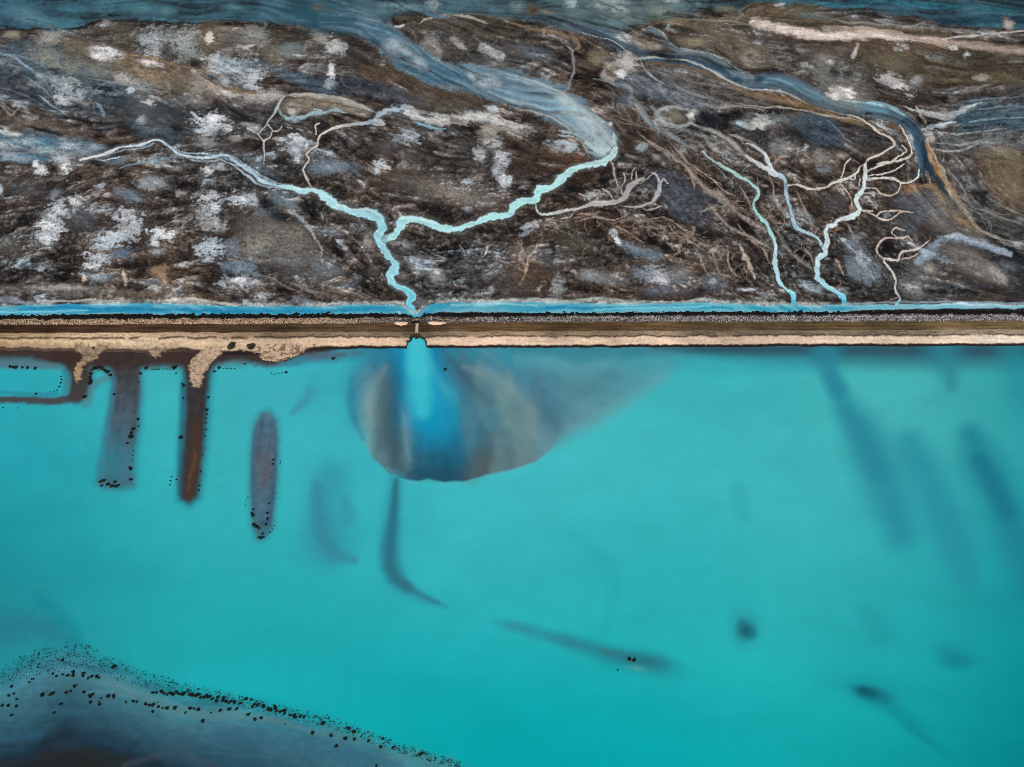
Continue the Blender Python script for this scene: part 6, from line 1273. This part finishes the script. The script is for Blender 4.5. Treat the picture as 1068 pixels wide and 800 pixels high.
CL.append(('bushes at the upper right pool corner', 'dark bush at the upper right corner of the pool beside the second sand spit', zl(70, 350, Z8, [(995, 300, 22), (1010, 350, 10), (985, 318, 10)])))
CL.append(('row of tiny bushes at the pool head', 'tiny dark bush in the thin dotted row along the pool head', zl(70, 350, Z8, [(785, 318, 6), (803, 315, 7), (820, 316, 6), (838, 312, 7), (852, 316, 7), (880, 314, 6), (905, 313, 6), (930, 312, 6), (950, 313, 6)])))
CL.append(('bushes down the right side of the leftmost mud spit', 'dark bush along the right side of the leftmost mud spit', zl(0, 320, 4.45, [(640, 525, 7), (643, 555, 5), (615, 570, 11), (608, 588, 8), (608, 605, 14), (590, 635, 7), (643, 350, 4)]) + zl(60, 460, 3.956, [(312, 40, 3), (310, 60, 3), (308, 80, 3)])))
CL.append(('bushes around the end of the leftmost mud spit', 'dark bush in the cluster round the end of the leftmost mud spit', zl(60, 460, 3.956, [(175, 170, 7), (190, 165, 8), (180, 185, 7), (205, 180, 9), (220, 188, 9), (235, 172, 8), (240, 188, 9), (250, 183, 6), (300, 115, 10), (302, 160, 8)])))
CL.append(('bushes in the small left pool', 'small dark bush in the row across the top of the small left pool', zl(0, 320, 4.45, [(45, 280, 8), (58, 282, 8), (70, 284, 10), (103, 283, 7), (127, 285, 8), (162, 288, 8)])))
CL.append(('bushes down the right side of the small pool', 'tiny bush along the right and lower edge of the small left pool', zl(0, 320, 4.45, [(283, 325, 4), (284, 340, 5), (281, 355, 5), (275, 372, 5), (265, 388, 4), (165, 405, 7), (250, 393, 3), (232, 396, 3)])))
CL.append(('specks below the small pool', 'tiny bush alone in open water below the small left pool', zl(0, 320, 4.45, [(14, 470, 4), (85, 470, 4)])))
CL.append(('bushes down the left side of the rusty mud spit', 'dark bush along the left side of the rusty mud spit', zl(0, 320, 4.45, [(846, 358, 6), (850, 370, 8), (852, 425, 6), (840, 608, 10), (828, 606, 5)]) + zl(60, 460, 3.956, [(470, 148, 4), (466, 165, 4), (463, 182, 4), (490, 160, 4)])))
CL.append(('bushes down the right side of the rusty mud spit', 'small dark bush along the right side of the rusty mud spit', zl(0, 320, 4.45, [(965, 422, 7), (958, 480, 9), (960, 500, 5), (955, 520, 5), (955, 540, 5), (957, 570, 5), (953, 600, 5)]) + zl(60, 460, 3.956, [(598, 60, 4), (590, 127, 5), (585, 185, 5), (582, 205, 5)])))
CL.append(('bushes right of the second sand spit', 'dark bush in the pair just right of the second sand spit', zl(180, 340, Z8, [(430, 395, 17), (390, 425, 13)])))
CL.append(('specks along the brown shore', 'tiny bush in the dotted line in shallow water right of the second sand spit', zl(180, 340, Z8, [(470, 398, 6), (495, 395, 6), (520, 396, 5), (545, 398, 6), (575, 395, 5)])))
CL.append((None, 'small dark bush in the shallows below the two green shrubs', zl(180, 340, Z8, [(670, 353, 12)])))
CL.append((None, 'small dark bush in the shallows right of the green shrubs', zl(180, 340, Z8, [(1050, 432, 15)])))
CL.append(('specks left of the lone shallow water bush', 'tiny bush in the short dotted line left of the lone bush in the shallows', zl(180, 340, Z8, [(918, 440, 6), (940, 452, 6), (965, 445, 6), (990, 440, 5), (1015, 438, 6)])))
CL.append(('bushes down the detached mud spit', 'dark bush along the sides and foot of the detached mud spit', zl(60, 460, 3.956, [(890, 78, 5), (887, 97, 5), (920, 85, 3), (918, 95, 3), (880, 150, 3), (872, 258, 6), (807, 283, 6), (805, 308, 9), (800, 298, 6), (866, 298, 6), (866, 322, 7), (860, 345, 6), (808, 348, 9), (820, 355, 9), (830, 362, 6), (845, 385, 6), (838, 402, 8), (828, 398, 5), (850, 398, 5),
                                                                                                                                                     (778, 245, 3), (785, 232, 3), (775, 265, 3), (892, 215, 3), (893, 240, 3), (880, 350, 3), (893, 350, 3), (876, 378, 4), (868, 385, 3), (885, 365, 3)])))
CL.append((None, 'tiny dark bush in the shallows left of the fan by the bank', [(347.5, 374.3, 1.9)]))
CL.append((None, 'tiny dark bush on the upper right of the silt fan', [(464, 385.7, 1.9)]))
CL.append((None, 'left one of two dark bushes on the faint shoal in the open lake', [(656.3, 688, 2.6)]))
CL.append((None, 'right one of two dark bushes on the faint shoal in the open lake', [(660.8, 689, 2.3)]))
CL.append((None, 'tiny speck of a bush below left of the pair on the open lake shoal', [(644, 699, 1.1)]))
ORD = 'leftmost second third fourth fifth sixth seventh eighth ninth tenth eleventh twelfth thirteenth fourteenth fifteenth sixteenth seventeenth eighteenth nineteenth twentieth twenty-first twenty-second twenty-third twenty-fourth'.split()
ROW = {                                           # rows one can count along: what to call the row, and whether it is counted downwards
    'bushes in the close lower row on the mud flat': ('second tight row on the flat', 0),
    'bushes in the loose row behind the tight one': ('loose row inland of the tight row', 0),
    'bushes at the head of the mud flat': ('broken line below the speckled tip', 0),
    'pairs of bushes on the middle of the mud flat': ('middle line of pairs on the flat', 0),
    'bushes by the left edge of the photo': ('loose group at the left photo edge', 0),
    'bushes in a slanting string on the left': ('short slanting string on the mud flat', 0),
    'bushes along the right end of the mud flat': ('spaced line at the flat right end', 0),
    'three bushes below the tight row': ('trio below the tight rows', 0),
    'two small bushes low on the mud': ('tiny pair low on bare slate mud', 0),
    'bushes in the arc beside the first sand spit': ('hooked arc by the first sand spit', 0),
    'bushes at the head of the pool between the mud spits': ('cluster at the pool corner between mud spits', 0),
    'bushes at the upper right pool corner': ('cluster beside the second sand spit', 0),
    'row of tiny bushes at the pool head': ('thin dotted row along the pool head', 0),
    'bushes down the right side of the leftmost mud spit': ('line right of the leftmost mud spit', 1),
    'bushes around the end of the leftmost mud spit': ('cluster at the leftmost spit foot', 0),
    'bushes in the small left pool': ('row across the small left pool', 0),
    'bushes down the right side of the small pool': ('dotted edge of the small left pool', 0),
    'specks below the small pool': ('pair in open water below the small pool', 0),
    'bushes down the left side of the rusty mud spit': ('line left of the rusty mud spit', 1),
    'bushes down the right side of the rusty mud spit': ('line right of the rusty mud spit', 1),
    'bushes right of the second sand spit': ('pair right of the second sand spit', 0),
    'specks along the brown shore': ('dotted line right of the second spit', 0),
    'specks left of the lone shallow water bush': ('dotted line left of the lone bush', 0),
}
ROW['bushes left of the detached mud spit'] = ('line left of the detached mud spit', 1)
ROW['bushes right of the detached mud spit'] = ('line right of the detached mud spit', 1)
ROW['bushes on the foot of the detached mud spit'] = ('cluster on the detached spit foot', 1)
for k, (grp, lab, lst) in enumerate(CL):
    if grp == 'bushes down the detached mud spit':
        low = [q for q in lst if 258 < q[0] < 282 and q[1] > 530]
        rest = [q for q in lst if q not in low]
        CL[k:k + 1] = [('bushes on the foot of the detached mud spit', '', low), ('bushes left of the detached mud spit', '', [q for q in rest if q[0] < 272]), ('bushes right of the detached mud spit', '', [q for q in rest if q[0] >= 272])]
        break
NEW = []
for grp, lab, lst in CL:
    if grp in ROW:
        nm, down = ROW[grp]
        lst = sorted(lst, key=lambda q: q[1] if down else q[0])
        size = 'tiny' if np.mean([q[2] for q in lst]) < 1.15 else 'dark'
        for k, q in enumerate(lst):
            if down:
                lb = f"{'topmost' if k == 0 else ORD[k]} {size} bush {'' if k == 0 else 'from the top '}in the {nm}"
            else:
                lb = f"{ORD[k]} {size} bush {'' if k == 0 else 'from the left '}in the {nm}"
            NEW.append((grp, lb, [q]))
    else:
        NEW.append((grp, lab, lst))
CL = NEW
NB = 0
for grp, lab, lst in CL:
    for (u, v, r) in lst:
        x, y = at(u, v)
        z = 0.0
        if v < 372:                               # on the sand of the bank
            z = float(B.Z[np.searchsorted(B.ys, y), np.searchsorted(B.xs, x)])
        d_ = y * ST + H * CT
        rad = max(r, .75) * d_ / F_PX * 1.12
        if NB < len(protos):
            o_ = protos[NB]
        else:
            o_ = protos[rnd.randrange(len(protos))].copy()
            SC.collection.objects.link(o_)
        k = rnd.uniform(.9, 1.12)
        o_.location = (x, y, max(z, 0) - .02)
        o_.scale = (rad * k, rad / k * 1.12, rad * rnd.uniform(1.1, 1.5))
        o_.rotation_euler = (0, 0, rnd.uniform(0, 6.28))
        for kk in ('group', 'label', 'category'):
            if kk in o_:
                del o_[kk]
        o_['label'] = lab; o_['category'] = 'bush'
        if grp:
            o_['group'] = grp
        NB += 1

# two larger round green shrubs on the beach
for n_, (u, v, r, lab) in enumerate([(240.5, 362.6, 5.6, 'round green shrub on the pale sand beach, left one of the two'), (261.6, 362.9, 5.3, 'round green shrub on the pale sand beach, right one of the two')]):
    x, y = at(u, v)
    z = float(B.Z[np.searchsorted(B.ys, y), np.searchsorted(B.xs, x)])
    root = bpy.data.objects.new('shrub', None)
    SC.collection.objects.link(root)
    root.location = (x, y, z - .05)
    root['label'] = lab; root['category'] = 'shrub'; root['group'] = 'green shrubs on the sand beach'
    rad = r * .61
    a, fa = leaf_faces(1100, rad, rad * .95, .5, 300 + n_, lobes=9)
    b, fb = core(rad * .72, rad * .6, 310 + n_, 12, 5)
    mesh_from('crown', np.vstack([a, b]), np.vstack([fa, fb + len(a)]), M_SHRUB, None, kind=None, smooth=False, parent=root)
    g = np.random.default_rng(330 + n_)
    co, fs = [], []
    for q in range(5):                            # stems that fork from the ground
        an = 2 * math.pi * q / 5 + g.uniform(-.3, .3)
        p0 = np.array([.15 * math.cos(an), .15 * math.sin(an), -.3]); p1 = np.array([.45 * rad * math.cos(an), .45 * rad * math.sin(an), rad * .7])
        for j, (p, w) in enumerate(((p0, .13), ((p0 + p1) / 2 + [0, 0, .2], .09), (p1, .04))):
            for i in range(5):
                t_ = 2 * math.pi * i / 5
                co.append(p + np.array([w * math.cos(t_), w * math.sin(t_), 0]))
        k = q * 15
        for j in range(2):
            for i in range(5):
                fs.append((k + j * 5 + i, k + j * 5 + (i + 1) % 5, k + j * 5 + 5 + (i + 1) % 5, k + j * 5 + 5 + i))
    mesh_from('stem', np.array(co), np.array(fs), M_WOOD, None, kind=None, parent=root)

# drowned scrub that speckles the rim of the mud flat (too small and too many to pick apart)
P = np.array(SHO[1:18], float)
seg = np.hypot(*np.diff(P, axis=0).T)
N_S = 2700
pts = []
while len(pts) < N_S:
    u = nr.uniform(-20, 480)
    vs = np.interp(u, P[:, 0], P[:, 1])
    wid = np.interp(u, [-20, 20, 60, 110, 160, 240, 330, 480], [20, 24, 32, 24, 17, 13, 14, 10])
    f = nr.beta(1.5, 1.7)
    dens = np.interp(u, [-20, 0, 20, 50, 90, 130, 170, 230, 300, 480], [.2, .35, .8, 1, 1, .75, .6, .5, .8, .8])
    if nr.random() > dens:
        continue
    cl = perlin(np.array([u / 5.0]), np.array([f * wid / 5.0]))[0]
    if cl < -.02 and nr.random() < .85:
        continue
    pts.append((u, vs - 5 + f * wid))
pts = np.array(pts)
co, fa = [], []
for (u, v) in pts:
    x, y = at(u, v)
    r = .15 + .32 * nr.random() ** 2.4
    k = len(co)
    an = nr.uniform(0, 6.28)
    n = 5
    for i in range(n):
        t_ = an + 2 * math.pi * i / n; q = r * nr.uniform(.7, 1.2)
        co.append((x + q * math.cos(t_), y + q * math.sin(t_), -.05))
    for i in range(n):
        t_ = an + 2 * math.pi * i / n; q = r * nr.uniform(.35, .7)
        co.append((x + q * math.cos(t_), y + q * math.sin(t_), r * nr.uniform(.7, 1.3)))
    for i in range(n):
        j = (i + 1) % n
        fa.append((k + i, k + j, k + n + j, k + n + i))
    fa.append((k + n, k + n + 1, k + n + 2, k + n + 3)); fa.append((k + n, k + n + 3, k + n + 4, k + n))
fa = [f for f in fa if len(set(f)) == 4] + []
o_ = mesh_from('low_scrub', np.array(co), np.array(fa), M_SCRUB, None, 'fine dark speckle of drowned scrub along the rim of the lower left mud flat', None, kind='stuff', smooth=False)

# rubble between canal and track
co, fa, col = [], [], []
N_R = 9000
for q in range(N_R):
    u = nr.uniform(-60, 1128)
    dens = np.interp(u, [0, 300, 360, 460, 540, 1068], [1, 1, .55, .4, .8, .9])
    if nr.random() > dens:
        continue
    oo = np.clip(nr.normal(np.interp(u, [0, 480, 540, 1068], [-7.6, -7.8, -9.2, -9.0]), np.interp(u, [0, 480, 1068], [1.7, 1.7, 2.2])), -13, -4.6)
    if abs(u - 434) < 26 and oo > -8:
        continue
    v = 346 - .0037 * u + oo
    x, y = at(u, v)
    j, i = int(np.searchsorted(B.ys, y)), int(np.searchsorted(B.xs, x))
    if i <= 0 or i >= len(B.xs) - 1:
        continue
    z = float(B.Z[j, i])
    r = .22 + .42 * nr.random() ** 2.2
    k = len(co)
    h = r * nr.uniform(.6, 1.1)
    for tz, tr in ((-.2, 1.0), (h, .55)):
        an = nr.uniform(0, 6.28)
        for t in range(4):
            w = r * tr * nr.uniform(.7, 1.25)
            co.append((x + w * math.cos(an + t * 1.5708), y + w * math.sin(an + t * 1.5708), z + tz + (nr.uniform(-.1, .1) if tz > 0 else 0)))
    cc = (c(226, 196, 162) if u < 490 else c(206, 198, 190)) * nr.uniform(.4, 1.0)
    if nr.random() < .22:
        cc = c(60, 50, 44) * nr.uniform(.6, 1.3)
    col += [np.append(cc, 1)] * 8
    for t in range(4):
        w = (t + 1) % 4
        fa.append((k + t, k + w, k + 4 + w, k + 4 + t))
    fa.append((k + 4, k + 5, k + 6, k + 7))
M_STONE = material('rubble_stone', 0.95, 0.1, ((2.5, 0.25),), 0)
mesh_from('rubble', np.array(co), np.array(fa), M_STONE, np.array(col), 'strip of pale broken stones along the canal side of the track', None, kind='stuff', smooth=False)

# ------------------------------------------------------------------ heaps of sand beside the culvert
for n_, (u, v, ru, rv, lab) in enumerate([(418.8, 339.9, 8.2, 2.3, 'low pale sand heap at the track edge, left of the culvert'), (455.5, 339.6, 11.2, 2.2, 'long pale sand heap at the track edge, right of the culvert')]):
    x, y = at(u, v)
    z0 = 2.35
    d_ = y * ST + H * CT
    rx_, ry_ = ru * d_ / F_PX, rv * .80
    n, m_ = 40, 9
    ph = np.linspace(0, 2 * np.pi, n, endpoint=False)
    co = []
    for j in range(m_):
        t_ = j / (m_ - 1)
        for a in ph:
            q = (1 - t_) * (1 + .12 * math.sin(3 * a + n_) + .07 * math.sin(7 * a + 2 * n_) + .05 * nr.normal())
            co.append((rx_ * q * math.cos(a), ry_ * q * math.sin(a), 1.0 * (1 - (1 - t_) ** 1.7) + .04 * nr.normal() - (.35 if j == 0 else 0)))
    fa = [(j * n + i, j * n + (i + 1) % n, (j + 1) * n + (i + 1) % n, (j + 1) * n + i) for j in range(m_ - 1) for i in range(n)]
    cc = np.tile(np.append(c(232, 198, 166), 1), (len(co), 1))
    cc[:, :3] *= nr.uniform(.85, 1.08, (len(co), 1))
    o_ = mesh_from('sand_heap', np.array(co), np.array(fa), M_SAND, cc, lab, 'sand heap', kind=None)
    o_.location = (x, y, z0)
    o_['group'] = 'sand heaps beside the culvert'

# ------------------------------------------------------------------ the culvert under the track
M_CONC = material('weathered_concrete', 0.9, 0.15, ((0.8, 0.2), (4.0, 0.2)), 0.3, 3.0, base=tuple(c(196, 172, 150)), bump_d=.05)
M_DARKC = material('dark_concrete', 0.9, 0.15, ((0.8, 0.3), (4.0, 0.2)), 0.3, 3.0, base=tuple(c(66, 58, 52)), bump_d=.05)  # headwalls and wing walls, a darker tone than the slab


def prism(name, boxes, mat, parent, bev=.04):
    """Boxes (x0, x1, y0, y1, z0, z1) joined as one part, edges eased."""
    import bmesh
    bm = bmesh.new()
    for b in boxes:
        vs = [bm.verts.new((b[i], b[2 + j], b[4 + k])) for k in (0, 1) for j in (0, 1) for i in (0, 1)]
        for f in ((0, 2, 3, 1), (4, 5, 7, 6), (0, 1, 5, 4), (2, 6, 7, 3), (0, 4, 6, 2), (1, 3, 7, 5)):
            bm.faces.new([vs[i] for i in f])
    bmesh.ops.bevel(bm, geom=bm.edges[:], offset=bev, segments=1, affect='EDGES')
    me = bpy.data.meshes.new(name); bm.to_mesh(me); bm.free()
    me.materials.append(mat)
    o = bpy.data.objects.new(name, me); SC.collection.objects.link(o); o.parent = parent
    return o


xa, ya = at(434.8, 350.8); _, yb2 = at(434.8, 339.6)
L_ = yb2 - ya
root = bpy.data.objects.new('culvert', None); SC.collection.objects.link(root)
root.location = (xa, ya, 2.4)
root['label'] = 'narrow pale concrete culvert crossing under the dirt track from canal to lake'; root['category'] = 'culvert'
prism('deck_slab', [(-.62, .62, .5, L_ - .6, -.5, .42)], M_CONC, root)
for sx in (-1, 1):
    prism('kerb', [(sx * .78 - .14, sx * .78 + .14, .3, L_ - .3, -.5, .55)], M_CONC, root)
for yy in (-.2, L_ - .2):
    h = prism('headwall', [(-1.5, 1.5, yy, yy + .5, -2.6, .35)], M_DARKC, root)
    for sx in (-1, 1):
        prism('wing_wall', [(sx * 2.3 - .75, sx * 2.3 + .75, yy + .08, yy + .42, -2.6, -.15)], M_DARKC, h)
print('all', NB, round(time.time() - T0, 1))
